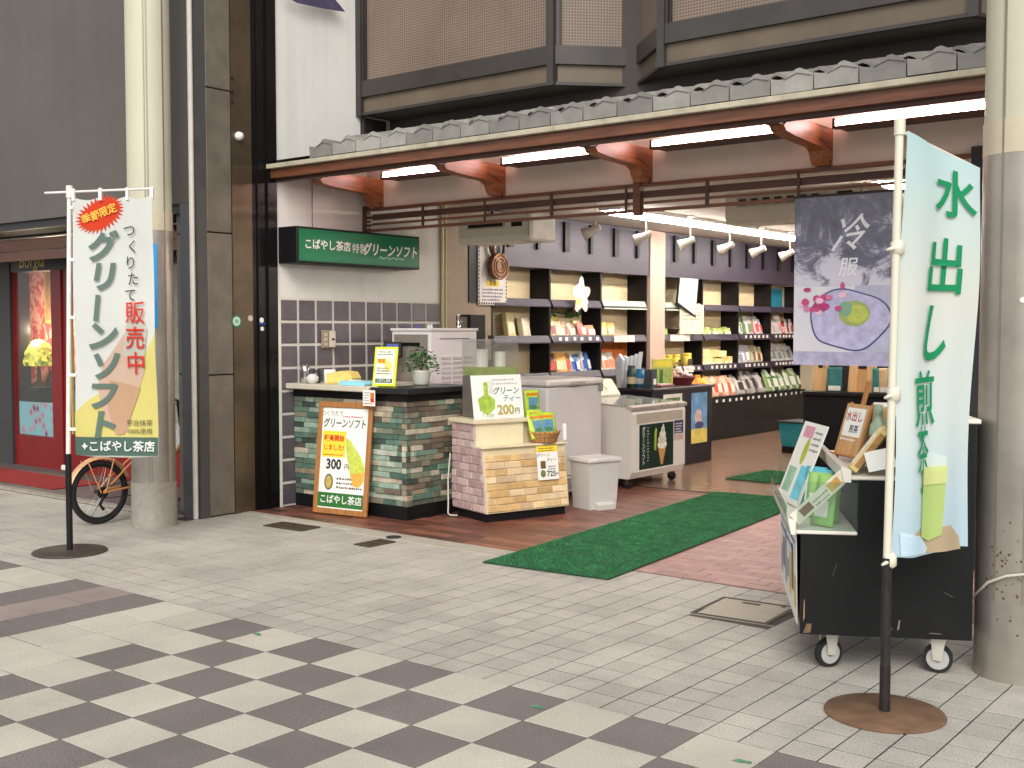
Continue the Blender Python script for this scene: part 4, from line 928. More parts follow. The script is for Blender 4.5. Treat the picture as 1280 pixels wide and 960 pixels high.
# ================================================================== WHITE CABINET BEHIND THE COUNTER
cab = thing('ice_cream_machine', 'tall white steel soft ice cream machine behind the counter', 'machine', (-7.06, 7.26, 0)); CW = mat((220, 213, 212), .4, var=.05, scale=2)
MB().cbox(0, 0, .0, .46, .62, 1.47, .008).build('cabinet', CW, cab)
MB().cbox(-.01, -.01, 1.471, .47, .63, 1.495, .004).build('top_panel', mat((224, 218, 214), .35), cab)
MB().box(.03, -.003, 1.0, .43, -.0005, 1.44).build('front_panel', mat((150, 140, 130), .4, .3, var=.1), cab); MB().box(.12, -.012, 1.34, .34, -.0035, 1.37).build('handle', BLACK, cab)
for c in range(3):
    for r_ in range(12): MB().box(.4605, .14 + c * .15, .76 + r_ * .042, .4665, .26 + c * .15, .782 + r_ * .042).build('vent_slat', mat((184, 176, 174), .4), cab)
MB().box(.4605, .12, 1.4, .464, .52, 1.406).build('panel_seam', DARK, cab)
for k in range(5): MB().lathe([(.012, 0), (.014, .01), (.008, .03), (.003, .035)], n=10).build('nozzle_part', random.choice((CHROME, WHITE, mat((80, 80, 140), .4))), cab, (.1 + k * .07, .1 + .04 * (k % 2), 1.4955))
tp = thing('steel_tap', 'small chrome tap beside a black canister on the white machine', 'tap', (-6.68, 7.72, 1.496)); MB().lathe([(.02, 0), (.02, .02), (.012, .03), (.012, .1), (.018, .11), (.006, .13)], n=12).build('tap_body', CHROME, tp); MB().cyl((-.04, 0, .06), (.05, 0, .06), .008, n=8).build('tap_arm', CHROME, tp)
bc = thing('black_canister', 'black canister with silver side standing behind the white machine', 'canister', (-6.92, 8.15, 0)); MB().cbox(-.08, -.1, 1.2, .1, .12, 1.62, .006).build('canister', BLACK, bc); MB().cbox(-.10, -.14, 0, .14, .16, 1.199, .006).build('stand', DARK, bc); MB().box(-.06, -.102, 1.3, .06, -.1005, 1.6).build('metal_panel', mat((150, 140, 120), .3, .6), bc)

# ================================================================== BRICK DRINKS STAND
bs_ = thing('brick_drinks_stand', 'two level drinks stand faced with pink and yellow bricks', 'stand', (-5.51, 6.69, 0), R(-17.5))
# local: x right along the left (-Y) face reversed; corner at origin, -x = along left face, +y = along the front face
MB().box(-.46, .03, 0, -.04, .78, .07).build('kick_base', BLACK, bs_)
BODY = mat((214, 198, 160), .6, var=.06)
MB().prism([(-.5, .07), (-.014, .07), (-.075, .565), (-.5, .565)], 'y', .014, .80).build('lower_body', BODY, bs_)
MB().box(-.5, .014, .566, -.17, .46, .75).build('upper_body', mat((226, 214, 178), .5, var=.05), bs_)
MB().cbox(-.168, -.004, .566, -.05, .815, .582, .003).cbox(-.5, .462, .566, -.168, .815, .582, .003).build('shelf_board', mat((226, 212, 178), .5), bs_)
MB().cbox(-.53, -.02, .751, -.145, .49, .785, .005).build('top_board', mat((216, 204, 172), .5, var=.06), bs_)
BP = [mat(c, .7, var=.14, scale=18, rnd=.12, bump=.35, bscale=70) for c in ((178, 150, 146), (166, 138, 136), (190, 166, 158))]
BY = [mat(c, .7, var=.16, scale=14, rnd=.14, bump=.35, bscale=60) for c in ((206, 170, 116), (214, 184, 136), (194, 158, 104), (222, 196, 156), (204, 176, 140))]
GP = mat((206, 190, 176), .8)
MB().prism([(-.498, .071), (-.016, .071), (-.076, .564), (-.498, .564)], 'y', .006, .0135).build('mortar', GP, bs_)
MB().box(-.498, .006, .567, -.172, .0135, .749).build('mortar', GP, bs_)
z = .075; r_ = 0
while z < .73:
    xr = -.014 - .061 * min(1, max(0, (z + .058 - .07) / .495)) if z < .52 else -.176
    x = -.5 + (.0 if r_ % 2 else -.06)
    while x < xr - .02:
        a, b = max(x, -.5), min(x + .117, xr - .003)
        if b - a > .02: MB().cbox(a + .002, -.006 + random.uniform(-.003, .003), z + .002, b - .002, .0065, z + .056, .004).build('brick', random.choice(BP), bs_)
        x += .122
    z += .061; r_ += 1
# front face (slanted) of yellow bricks
sl_ = math.atan2(.061, .495)
ff = MB().box(0, 0, -.012, .78, .495, -.0035).build('mortar', mat((222, 206, 172), .8), bs_, M=FM((-.0125, .016, .072), (0, 1, 0), (-math.sin(sl_), 0, math.cos(sl_))))
z = .004; r_ = 0
while z < .44:
    x = -.05 * (r_ % 3)
    while x < .77:
        L = random.choice((.12, .15, .19)); a, b = max(x, .003), min(x + L, .777)
        if b - a > .025: MB().cbox(a + .003, z + .003, -.004, b - .003, z + .052, .006 + random.uniform(0, .004), .004).build('brick', random.choice(BY), ff)
        x += L
    z += .055; r_ += 1
BM = bs_.matrix_basis.copy()
def on_stand(o): o.matrix_basis = BM @ o.matrix_basis; return o
# juice dispenser
jd = thing('juice_dispenser', 'clear square drink dispenser with a little green tea inside', 'dispenser', (-.37, .27, .787)); on_stand(jd)
CL = glass((244, 244, 242), .05, .95)
MB().cbox(-.13, -.18, 0, .13, .19, .33, .01).build('dispenser_base', mat((120, 112, 104), .4, .3), jd)
MB().box(.1305, -.06, .27, .133, .1, .315).build('maker_plate', mat((206, 204, 200), .4), jd)
tk = MB()
for x0, y0, x1, y1 in ((-.13, -.18, .13, -.176), (-.13, .186, .13, .19), (-.13, -.176, -.126, .186), (.126, -.176, .13, .186)): tk.box(x0, y0, .331, x1, y1, .60)
tk.build('tank', CL, jd)
MB().cbox(-.135, -.185, .6005, .135, .195, .62, .006).build('tank_lid', glass((230, 230, 228), .1, .85), jd)
MB().box(-.124, -.174, .332, .124, .184, .40).build('tea', mat((150, 170, 60), .2, var=.2), jd)
MB().cyl((-.02, -.06, .401), (-.02, -.06, .54), .05, n=16).cyl((.02, .09, .401), (.02, .09, .52), .045, n=14).build('paddle', mat((220, 216, 210), .3), jd)
MB().cyl((0, .015, .621), (0, .015, .65), .025, n=12).build('lid_knob', BLACK, jd)
# price sign
ps = thing('price_sign', 'white card with green drink picture and 200 yen price on the brick stand', 'sign', M=BM @ FM((-.15, -.015, .787), (0, 1, 0), (-.16, 0, 1)))
s_ = sheet('card', .47, .345, PAPER, ps, Matrix.Identity(4), .004)
flat([(.06, .07), (.13, .03), (.2, .08), (.21, .15), (.15, .19), (.15, .29), (.11, .29), (.11, .19), (.05, .16)], 'printed_glass', mat((160, 190, 70), .6, var=.3, scale=30), s_, 1)
rect(s_, .155, .2, .2, .3, mat((214, 214, 210), .6), 1); lines(s_, .2, .3, .42, 2, .03, .014, mat((170, 176, 176), .6), 1)
text(s_, 'グリーン', .315, .215, .062, mat((40, 110, 80), .6), .015, .2); text(s_, 'ティー', .365, .155, .058, mat((50, 140, 150), .6), .012, .2)
text(s_, '1 cup', .13, .035, .05, mat((150, 160, 90), .6), .004, .1); text(s_, '200', .30, .065, .105, mat((176, 160, 70), .6), .03); text(s_, '円', .41, .055, .05, mat((120, 110, 60), .6), .02)
MB().box(.05, .005, -.12, .40, .012, -.0045).build('foot', PAPER, ps)
# basket of tea packs
bk = thing('wicker_basket', 'small wicker basket holding green tea packs on the brick stand', 'basket', M=BM @ Matrix.Translation((-.115, .62, .584)))
for k in range(6):
    MB().torus((0, 0, .012 + k * .014), (0, 0, 1), .095 + k * .006, .0085, 26, 6).build('wicker_coil', mat((176, 128, 74), .7, var=.3, scale=50, rnd=.12), bk)
MB().cyl((0, 0, 0), (0, 0, .008), .09, n=20).build('basket_base', mat((150, 104, 60), .8), bk)
for k in range(22):
    a = k / 22 * 6.283; MB().cyl((.096 * math.cos(a), .096 * math.sin(a), .0), (.134 * math.cos(a), .134 * math.sin(a), .095), .004, n=5).build('wicker_stake', mat((160, 110, 64), .7), bk)
LG = mat((176, 206, 50), .35, var=.12, scale=20)
for i, (x, y, z, yaw, tl, lb) in enumerate(((.02, -.055, .03, .1, -.35, 'bright green tea pack at the front of the wicker basket'), (.0, .05, .03, -.15, -.25, 'bright green tea pack at the right of the wicker basket'), (-.06, -.02, .05, .05, -.2, 'bright green tea pack at the back of the wicker basket'), (-.16, .0, .20, .05, -.05, 'bright green tea pack propped upright above the wicker basket'))):
    if 'gp_' not in PM: PM['gp_'] = pouch(.16, .21, .04); 
    if i == 3: zz = .005
    o = obj('green_tea_pack', PM['gp_'], LG, None, (0, 0, 0)); o.matrix_basis = BM @ Matrix.Translation((-.115 + x, .62 + y, .584 + z)) @ Matrix.Rotation(yaw, 4, 'Z') @ Matrix.Rotation(tl, 4, 'Y'); tag(o, lb, 'packet', 'green tea packs on the stand')
    lp = MB().box(0, -.045, .05, .0015, .045, .15).build('printed_label', mat((90, 140, 170), .4, var=.3, scale=40), o, (.0205, 0, 0)); MB().box(.0016, -.03, .055, .0025, .03, .085).build('printed_bowl', mat((70, 120, 60), .5), lp)
    MB().box(.0, -.055, .165, .002, .055, .185).build('printed_title', mat((220, 120, 40), .5), o, (.009, 0, 0))
prop = MB().cbox(-.4, .46, .5825, -.2, .72, .78, .004).build('spare_box', mat((190, 178, 150), .6)); on_stand(prop); tag(prop, 'plain card box behind the wicker basket on the brick stand', 'box')
cl_ = sheet('white_tag', .03, .13, PAPER, None, BM @ FM((-.04, .76, .60), (.2, 1, 0), (-.15, -.5, 1))); tag(cl_, 'white paper tag sticking out beside the wicker basket', 'tag')
pcard = thing('price_card', 'white and yellow price card reading 725 on the front of the brick stand', 'card', M=bs_.matrix_basis @ FM((-.046, .5, .29), (0, 1, 0), (-math.sin(sl_), 0, math.cos(sl_))))
s_ = sheet('card', .205, .27, PAPER, pcard, Matrix.Translation((0, 0, .03)), .003)
rect(s_, 0, .22, .205, .27, YEL, 1); lines(s_, .02, .245, .19, 2, .018, .009, mat((120, 100, 40), .6), 2); text(s_, 'グリーン', .06, .195, .032, INK, .01, .15); text(s_, 'ティー', .14, .155, .032, INK, .01, .15)
rect(s_, .03, .09, .08, .15, mat((110, 80, 40), .6, var=.3, scale=40), 1); ell(s_, .05, .05, .025, .03, mat((110, 120, 70), .6, var=.3, scale=50), 1); text(s_, '725', .13, .045, .06, INK, .02); text(s_, '円', .19, .04, .028, INK, .01); lines(s_, .1, .1, .19, 2, .02, .008, INK, 1)
cbl = MB().tube([(-6.0, 6.83, .5), (-6.015, 6.82, .3), (-6.005, 6.81, .1), (-5.99, 6.79, .02), (-5.95, 6.77, .012), (-5.9, 6.8, .012)], .006).build('power_cord', mat((200, 196, 188), .5)); tag(cbl, 'thin pale power cord hanging between counter and brick stand', 'cord')

# ================================================================== PEDAL BIN, FREEZERS, BLACK TABLE
bn = thing('pedal_bin', 'pale grey plastic pedal bin beside the brick stand', 'bin', (-5.32, 7.88, 0), R(-17))
BG = mat((196, 192, 186), .45, var=.04)
def taper(mb, x0, y0, x1, y1, z0, z1, k):
    mb.add([(x0 + k, y0 + k, z0), (x1 - k, y0 + k, z0), (x1 - k, y1 - k, z0), (x0 + k, y1 - k, z0), (x0, y0, z1), (x1, y0, z1), (x1, y1, z1), (x0, y1, z1)], [(0, 3, 2, 1), (4, 5, 6, 7), (0, 1, 5, 4), (1, 2, 6, 5), (2, 3, 7, 6), (3, 0, 4, 7)]); return mb
taper(MB(), -.13, -.16, .13, .16, 0, .385, .02).build('bin_body', BG, bn)
MB().cbox(-.145, -.175, .386, .145, .175, .425, .01).build('bin_lid', mat((206, 202, 196), .4), bn)
MB().prism([(.12, .06), (.165, .04), (.165, .0), (.11, .0)], 'y', -.09, .09).build('pedal', BG, bn); MB().cbox(.115, -.1, .13, .1165, .1, .3, .0005).build('body_recess', mat((176, 172, 166), .5), bn)
cf = thing('chest_freezer', 'tall pale grey chest freezer standing behind the pedal bin', 'freezer', (-6.42, 7.86, 0), R(-2)); CFM = mat((208, 203, 202), .45, var=.05, scale=2)
MB().cbox(0, 0, .05, .64, .80, .985, .015).build('freezer_body', CFM, cf); MB().box(.03, .03, 0, .61, .77, .05).build('base_plinth', DARK, cf)
MB().cbox(-.012, -.012, .988, .655, .815, 1.05, .018).build('freezer_lid', mat((214, 206, 202), .4), cf); MB().box(.01, .01, .984, .63, .79, .989).build('lid_seal', DARK, cf)
MB().cbox(.6565, .3, 1.0, .68, .5, 1.03, .005).build('lid_handle', mat((170, 166, 160), .4), cf); MB().box(.6405, .08, .08, .644, .72, .18).build('vent_grille', mat((150, 146, 142), .5), cf); MB().box(.6405, .01, .2, .6418, .79, .206).build('panel_seam', DARK, cf); MB().cbox(.6405, .74, .93, .662, .79, 1.0, .006).build('hinge', mat((150, 146, 140), .4, .4), cf); MB().box(.6405, .45, .2, .643, .57, .22).build('badge', mat((150, 140, 130), .4, .5), cf)
ic = thing('display_freezer', 'white ice cream display freezer on wheels with a soft cone sticker', 'freezer', (-6.28, 8.90, 0), R(0)); ICM = mat((222, 217, 209), .4, var=.05, scale=2)
ICW, ICL = .68, .98
MB().prism([(.05, .1), (ICW - .03, .1), (ICW, .16), (ICW, .70), (ICW - .02, .755), (0, .80), (0, .1)], 'y', 0, ICL).build('freezer_body', ICM, ic)
MB().prism([(ICW - .05, .745), (ICW + .012, .735), (ICW + .015, .765), (ICW - .05, .78)], 'y', -.012, ICL + .012).build('front_rim', mat((190, 180, 172), .3, .3), ic)
MB().prism([(.02, .81), (ICW - .05, .768), (ICW - .05, .774), (.02, .816)], 'y', .0, ICL).build('glass_lid', glass((220, 222, 218), .04, .6), ic)
MB().prism([(.02, .801), (ICW - .06, .758), (ICW - .06, .762), (.02, .805)], 'y', .03, ICL - .03).build('freezer_contents', mat((214, 204, 180), .6, var=.25, scale=14), ic)
bdg = MB().prism([(-.06, .80), (.0, .80), (.0, .835), (-.11, .98), (-.16, .98)], 'y', 0, ICL - .12).build('back_sign_panel', mat((226, 220, 200), .5), ic)
st_ = sheet('header_sign', .74, .15, mat((232, 226, 206), .5), ic, FM((.006, .04, .832), (0, 1, 0), (-.6, 0, .8)), .002); text(st_, 'グリーンソフト', .36, .07, .085, mat((140, 150, 90), .6), .01)
MB().box(ICW + .0005, .08, .61, ICW + .004, ICL - .06, .70).build('front_grille', mat((176, 166, 150), .5), ic)
sk = sheet('cone_sticker', .62, .42, mat((20, 44, 34), .35, var=.1), ic, FM((ICW + .003, .13, .175), (0, 1, 0), (0, 0, 1)), .002)
text(sk, 'グ\nリ\n｜\nン\nソ\nフ\nト', .07, .215, .056, PAPER, .02, 0, line=.92); lines(sk, .135, .38, .16, 12, .028, .012, mat((190, 196, 180), .6), 1, 0)
flat([(.33, .19), (.48, .19), (.42, .02), (.385, .02)], 'printed_cone', mat((196, 140, 84), .5, var=.2, scale=40), sk, 1)
for i, (a, b, r1, r2) in enumerate(((.405, .21, .088, .04), (.405, .26, .078, .04), (.41, .31, .058, .036), (.415, .355, .035, .03), (.42, .385, .014, .022))): ell(sk, a, b, r1, r2, mat((226 - (i % 2) * 22, 222 - (i % 2) * 22, 210 - (i % 2) * 22), .5), 2 + i)
flat([(.26, .17), (.3, .16), (.31, .36), (.29, .38), (.265, .33)], 'printed_leaf', mat((150, 176, 60), .5), sk, 1)
sk2 = sheet('notice_sticker', .17, .2, mat((50, 50, 90), .4), ic, FM((ICW + .003, .77, .40), (0, 1, 0), (0, 0, 1)), .002); lines(sk2, .02, .16, .15, 4, .026, .012, PAPER, 1); rect(sk2, 0, 0, .17, .07, mat((206, 196, 190), .5), 1); lines(sk2, .01, .04, .16, 2, .022, .01, RED, 2)
for x in (.1, ICW - .09):
    for y in (.08, ICL - .1):
        c_ = MB().cyl((x, y - .014, .042), (x, y + .014, .042), .042, n=18).build('castor_wheel', RUBBER, ic); MB().box(x - .02, y - .022, .045, x + .02, y - .0165, .1).box(x - .02, y + .0165, .045, x + .02, y + .022, .1).build('castor_fork', mat((120, 112, 100), .4, .6), c_)
bt = thing('black_table', 'low black display cabinet with two posters on its front', 'cabinet', (-6.75, 10.25, 0)); 
MB().cbox(0, 0, 0, .55, 1.30, .83, .006).build('cabinet_body', mat((30, 26, 34), .4, var=.1), bt); MB().cbox(-.02, -.02, .831, .575, 1.33, .86, .005).build('cabinet_top', mat((60, 52, 60), .35), bt); MB().box(.02, .02, -.0, .53, 1.28, .002).build('base', BLACK, bt)
p1 = sheet('garden_poster', .40, .74, PAPER, bt, FM((.5525, .22, .05), (0, 1, 0), (0, 0, 1)), .0015); rect(p1, .05, .32, .35, .70, mat((96, 124, 74), .6, var=.5, scale=12), 1, 'printed_photo'); rect(p1, .16, .34, .24, .66, mat((150, 160, 130), .6, var=.4, scale=14), 2, 'printed_photo'); lines(p1, .05, .26, .35, 3, .05, .02, mat((150, 140, 140), .6), 1); text(p1, '新茶', .27, .06, .06, INK, .01)
p2 = sheet('summer_poster', .36, .56, mat((110, 160, 206), .5, var=.4, scale=7), bt, FM((.5525, .82, .22), (0, 1, 0), (0, 0, 1)), .0015); rect(p2, 0, 0, .36, .16, mat((230, 210, 110), .5, var=.2), 1); ell(p2, .16, .28, .08, .1, mat((220, 190, 180), .5, var=.4, scale=20), 1); ell(p2, .18, .2, .1, .04, mat((70, 70, 120), .5), 2)
def seton(o, x, y, z, rz=0.): o.location = (x, y, z); o.rotation_euler = (0, 0, rz); return o
BTX, BTY, BTZ = -6.75, 10.25, .861
fb = thing('sweets_basket', 'dark red basket piled with wrapped sweets on the black cabinet', 'basket', (BTX + .3, BTY + .95, BTZ)); MB().lathe([(.15, 0), (.2, .08), (.21, .09), (.2, .09), (.16, .04)], n=22).build('basket', mat((110, 40, 40), .5, var=.2), fb)
sw_ = MB()
for i in range(40):
    a, r2 = random.uniform(0, 6.28), random.uniform(0, .15); p = (r2 * math.cos(a), r2 * math.sin(a), .075 + random.uniform(0, .09) * (1 - r2 / .2)); sw_.cbox(p[0] - .03, p[1] - .022, p[2], p[0] + .03, p[1] + .022, p[2] + .03, .01)
tag(sw_.build('wrapped_sweets', mat((222, 196, 190), .4, var=.3, scale=30), fb), kind='stuff')
MB().torus((0, 0, .085), (1, 0, 0), .16, .008, 24, 6).build('basket_handle', mat((110, 40, 40), .5), fb)
pt = thing('red_tray', 'flat red tray with white papers on the black cabinet', 'tray', (BTX + .32, BTY + .5, BTZ), R(6)); MB().cbox(-.12, -.17, 0, .12, .17, .02, .004).build('tray', mat((120, 60, 60), .5), pt); MB().cbox(-.1, -.15, .0205, .1, .15, .035, .002).build('paper_stack', mat((226, 206, 204), .6), pt)
for (nm, lb, ct_, x, y, h, r2, c1, c2) in (('green_bottle', 'dark green bottle on the black cabinet behind the ice cream freezer', 'bottle', .28, .02, .24, .05, (30, 60, 50), (200, 190, 160)), ('blue_canister', 'bright blue canister on the black cabinet behind the ice cream freezer', 'canister', .30, .16, .2, .05, (40, 120, 170), (220, 220, 220)), ('lime_canister', 'lime green canister next to the blue canister on the black cabinet', 'canister', .31, .29, .19, .045, (150, 190, 90), (230, 230, 210))):
    t = thing(nm, lb, ct_, (BTX + x, BTY + y, BTZ)); MB().lathe([(r2 * .9, 0), (r2, .006), (r2, h * .75), (r2 * .8, h * .82), (r2 * .8, h)], n=18).build('body', mat(c1, .3), t); MB().lathe([(r2 + .001, h * .2), (r2 + .001, h * .5)], n=18).build('label', mat(c2, .5), t)
wb = thing('bag_bundle', 'bundle of white plastic bags standing on the black cabinet', 'bags', (BTX + .12, BTY + .16, BTZ)); 
for k in range(5): MB().prism([(-.02 + k * .01, 0), (.03 + k * .012, 0), (.05 + k * .02, .3 + .02 * k), (.0 + k * .02, .36 - .02 * k), (-.05, .28)], 'y', -.14 + k * .05, -.10 + k * .06).build('bag', mat((214, 216, 222), .35, var=.1), wb)
yb = thing('yellow_leaflet_stand', 'yellow and green leaflet stand on the black cabinet', 'stand', M=FM((BTX + .33, BTY + .36, BTZ), (.3, 1, 0), (0, -.12, 1))); s_ = sheet('board', .3, .3, mat((206, 206, 100), .5), yb, Matrix.Identity(4), .02); rect(s_, .02, .02, .28, .2, mat((150, 170, 90), .5, var=.4, scale=16), 1); rect(s_, .03, .22, .27, .28, mat((236, 220, 80), .5), 1); MB().box(.02, 0, -.1, .28, .01, -.021).build('foot', PAPER, yb); rect(s_, .1, .03, .15, .18, mat((60, 110, 50), .5), 2)
db = thing('dark_bag', 'dark printed paper bag at the corner of the ice cream freezer', 'bag', (BTX + .45, BTY + .12, BTZ), R(10)); MB().prism([(-.05, 0), (.05, 0), (.045, .2), (-.03, .2)], 'y', -.08, .08).build('bag', mat((56, 60, 70), .5, var=.3, scale=20), db); MB().box(.051, -.04, .04, .053, .04, .1).build('tag', PAPER, db)

# ================================================================== MATS, COVERS, GRATES
def turf():
    m = mat((24, 92, 52), .95, var=.3, scale=60, bump=1., bscale=500, key='turf', spec=.1); return m
TF = turf()
def green_mat(label, x0, y0, x1, y1, rz=0.):
    t = thing('green_mat', label, 'mat', (x0, y0, .003), rz, 'green entrance mats'); W, L = x1 - x0, y1 - y0
    MB().cbox(0, 0, 0, W, L, .008, .003).build('mat_base', mat((26, 70, 44), .95, var=.2), t)
    mb = MB(); n = int(W * L * 9000)
    for i in range(n):
        x, y = random.uniform(.006, W - .006), random.uniform(.006, L - .006); a = random.uniform(0, 6.28); h = random.uniform(.006, .014); s2 = .005
        mb.v += [(x, y, .008), (x + s2 * math.cos(a), y + s2 * math.sin(a), .008), (x + random.uniform(-.006, .006), y + random.uniform(-.006, .006), .008 + h)]; k = len(mb.v) - 3; mb.f.append((k, k + 1, k + 2)); mb.sm.append(False)
    me = bpy.data.meshes.new('turf_pile'); me.from_pydata(mb.v, [], mb.f); o = obj('turf_pile', me, mat((60, 132, 80), .9, var=.45, scale=9, spec=.1), t); o['kind'] = 'stuff'
green_mat('green artificial turf mat nearest the street at the shop entrance', -4.60, 5.54, -3.69, 7.41, R(5))
green_mat('green artificial turf mat laid behind the front mat at the entrance', -4.764, 7.416, -3.854, 9.27, R(5.2))
green_mat('small green turf mat further inside on the glossy shop floor', -5.3, 10.15, -4.3, 11.0, R(-2))
mh = thing('manhole_cover', 'square tile filled manhole cover in the pavement by the entrance', 'manhole cover', (MAN[0], MAN[1], 0), R(4))
for x0, y0, x1, y1 in ((-.215, -.215, .215, -.195), (-.215, .195, .215, .215), (-.215, -.195, -.195, .195), (.195, -.195, .215, .195)): MB().box(x0, y0, -.03, x1, y1, .002).build('cover_frame', mat((70, 64, 56), .7, .3, var=.3), mh)
MB().cbox(-.188, -.188, -.03, .188, .188, .001, .004).build('cover_lid', speckle((176, 168, 150), .82, 1.1), mh)
MB().box(-.07, .13, .0012, .03, .155, .0032).build('lifting_slot', mat((70, 44, 34), .8), mh); MB().box(-.192, -.192, -.03, .192, .192, -.012).build('cover_seat', BLACK, mh); MB().box(.14, .16, .0012, .16, .18, .004).build('lifting_key', DARK, mh)
for x0, y0, x1, y1 in ((-.26, -.235, .25, -.2165), (-.26, .2165, .25, .235)): MB().box(x0, y0, -.03, x1, y1, -.001).build('mortar_strip', mat((150, 142, 128), .9), mh)
def grate(label, x, y, w_, d_, rz):
    t = thing('drain_grate', label, 'drain grate', (x, y, 0), rz, 'drain grates')
    IR = mat((96, 82, 68), .6, .4, var=.3, scale=20)
    MB().box(-w_ / 2, -d_ / 2, .0012, w_ / 2, d_ / 2, .003).build('grate_bed', mat((24, 22, 20), .9), t)
    n = int(w_ / .03)
    for k in range(n + 1): MB().box(-w_ / 2 + k * w_ / n - .006, -d_ / 2, .0031, -w_ / 2 + k * w_ / n + .006, d_ / 2, .007).build('grate_bar', IR, t)
    for k in (-1, 0, 1): MB().box(-w_ / 2, k * (d_ / 2 - .008) - .008, .0071, w_ / 2, k * (d_ / 2 - .008) + .008, .009).build('cross_bar', IR, t)
grate('rusty drain grate in the pavement below the poster board', -6.58, 5.68, .4, .2, R(3)); grate('small drain grate in the pavement beside the round cap', -5.61, 5.59, .15, .25, R(-3))
rc = thing('floor_drain', 'small round black drain cap in the pale threshold strip', 'drain cap', (-5.66, 5.83, .0036)); MB().cyl((0, 0, 0), (0, 0, .004), .055, n=20).build('cap', DARK, rc); MB().torus((0, 0, .004), (0, 0, 1), .048, .003, 20, 6).build('rim', mat((60, 58, 54), .5, .5), rc)
for i, (px, py) in enumerate(((322, 793), (672, 884), (928, 952))):
    p = gz(px, py); mk = flat([(-.035, -.012), (-.01, -.016), (.035, -.008), (.03, .012), (-.02, .014)], 'paint_mark', mat((84, 140, 104), .8, var=.6, scale=90), None, 0); mk.location = (p.x, p.y, .002); mk.rotation_euler = (0, 0, R(-20 + i * 14)); tag(mk, ['small green paint mark on the checkered paving, nearest the white banner', 'small green paint mark on the checkered paving in the middle', 'small green paint mark on the checkered paving near the rusty banner base'][i], 'paint mark')

# ================================================================== BANNERS
class Cloth:
    def __init__(s, par, f): s.par = par; s.f = f
    def patch(s, a0, a1, lo, hi, m, layer=0, na=24, nb=48, name='printed_panel', both=False):
        L = lo if callable(lo) else (lambda a: lo); H = hi if callable(hi) else (lambda a: hi)
        vs = []; fs = []
        for i in range(na + 1):
            a = a0 + (a1 - a0) * i / na
            for j in range(nb + 1):
                b = L(a) + (H(a) - L(a)) * j / nb; p = s.f(a, b); vs.append((p[0], p[1], p[2] + layer * .004))
        for i in range(na):
            for j in range(nb): k = i * (nb + 1) + j; fs.append((k, k + nb + 1, k + nb + 2, k + 1))
        me = bpy.data.meshes.new(name); me.from_pydata(vs, [], fs)
        for p in me.polygons: p.use_smooth = True
        return obj(name, me, m, s.par)
    def poly(s, pts, m, layer=1, name='printed_shape'):
        bm = bmesh.new(); f = bm.faces.new([bm.verts.new((p[0], p[1], 0)) for p in pts]); bmesh.ops.triangulate(bm, faces=[f])
        for _ in range(5):
            es = [e for e in bm.edges if e.calc_length() > .03]
            if not es: break
            bmesh.ops.subdivide_edges(bm, edges=es, cuts=1); bmesh.ops.triangulate(bm, faces=bm.faces[:])
        bmesh.ops.triangulate(bm, faces=bm.faces[:])
        me = bpy.data.meshes.new(name); bm.to_mesh(me); bm.free()
        for v in me.vertices: p = s.f(v.co.x, v.co.y); v.co = (p[0], p[1], p[2] + layer * .004)
        return obj(name, me, m, s.par)
    def fan(s, c, pts, m, layer=1, name='printed_shape', k=6):
        n = len(pts); vs = [c] + [(c[0] + (p[0] - c[0]) * j / k, c[1] + (p[1] - c[1]) * j / k) for j in range(1, k + 1) for p in pts]; fs = [(0, 1 + i, 1 + (i + 1) % n) for i in range(n)]
        for j in range(k - 1): fs += [(1 + j * n + i, 1 + (j + 1) * n + i, 1 + (j + 1) * n + (i + 1) % n, 1 + j * n + (i + 1) % n) for i in range(n)]
        me = bpy.data.meshes.new(name); q = [s.f(*v) for v in vs]; me.from_pydata([(p[0], p[1], p[2] + layer * .004) for p in q], [], fs)
        return obj(name, me, m, s.par)
    def text(s, body, a, b, size, m, bold=.015, layer=2, rot=0., shear=0., sx=1., sy=1., name='lettering'):
        me = textmesh(body, size, bold, shear); c, t = math.cos(rot), math.sin(rot)
        bm = bmesh.new(); bm.from_mesh(me); bmesh.ops.triangulate(bm, faces=bm.faces[:])
        for _ in range(4):
            es = [e for e in bm.edges if e.calc_length() > .03]
            if not es: break
            bmesh.ops.subdivide_edges(bm, edges=es, cuts=1); bmesh.ops.triangulate(bm, faces=bm.faces[:])
        bm.to_mesh(me); bm.free()
        for v in me.vertices:
            x, y = v.co.x * sx, v.co.y * sy; p = s.f(a + x * c - y * t, b + x * t + y * c); v.co = (p[0], p[1], p[2] + layer * .004 + .003)
        return obj(name, me, m, s.par)
# ---- left banner
bl = thing('banner_stand', 'white soft ice cream banner on a pole with black lower half', 'banner', M=FM((-7.0, 4.12, 0), (.875, .485, 0), (0, 0, 1)))
def up(mb): return mb
IRON = mat((84, 74, 66), .6, .5, var=.3, scale=10, bump=.2, bscale=60)
MB().lathe([(.0, -.0), (.235, 0), (.24, .006), (.235, .012), (.03, .016)], n=40).build('base_plate', IRON, bl, rot=(R(-90), 0, 0))
MB().cyl((0, 0, 0), (.0, .66, 0), .021, n=12).build('lower_pole', BLACK, bl)
MB().cyl((.0, .6, 0), (.045, 2.41, 0), .0155, n=12).build('upper_pole', mat((224, 218, 210), .4), bl)
MB().cyl((-.13, 2.385, 0.0), (.64, 2.40, .0), .0085, n=8).build('crossbar', mat((222, 216, 208), .4), bl)
MB().cyl((.045, 2.35, 0), (.045, 2.43, 0), .022, n=10).build('pole_cap', mat((222, 216, 208), .4), bl)
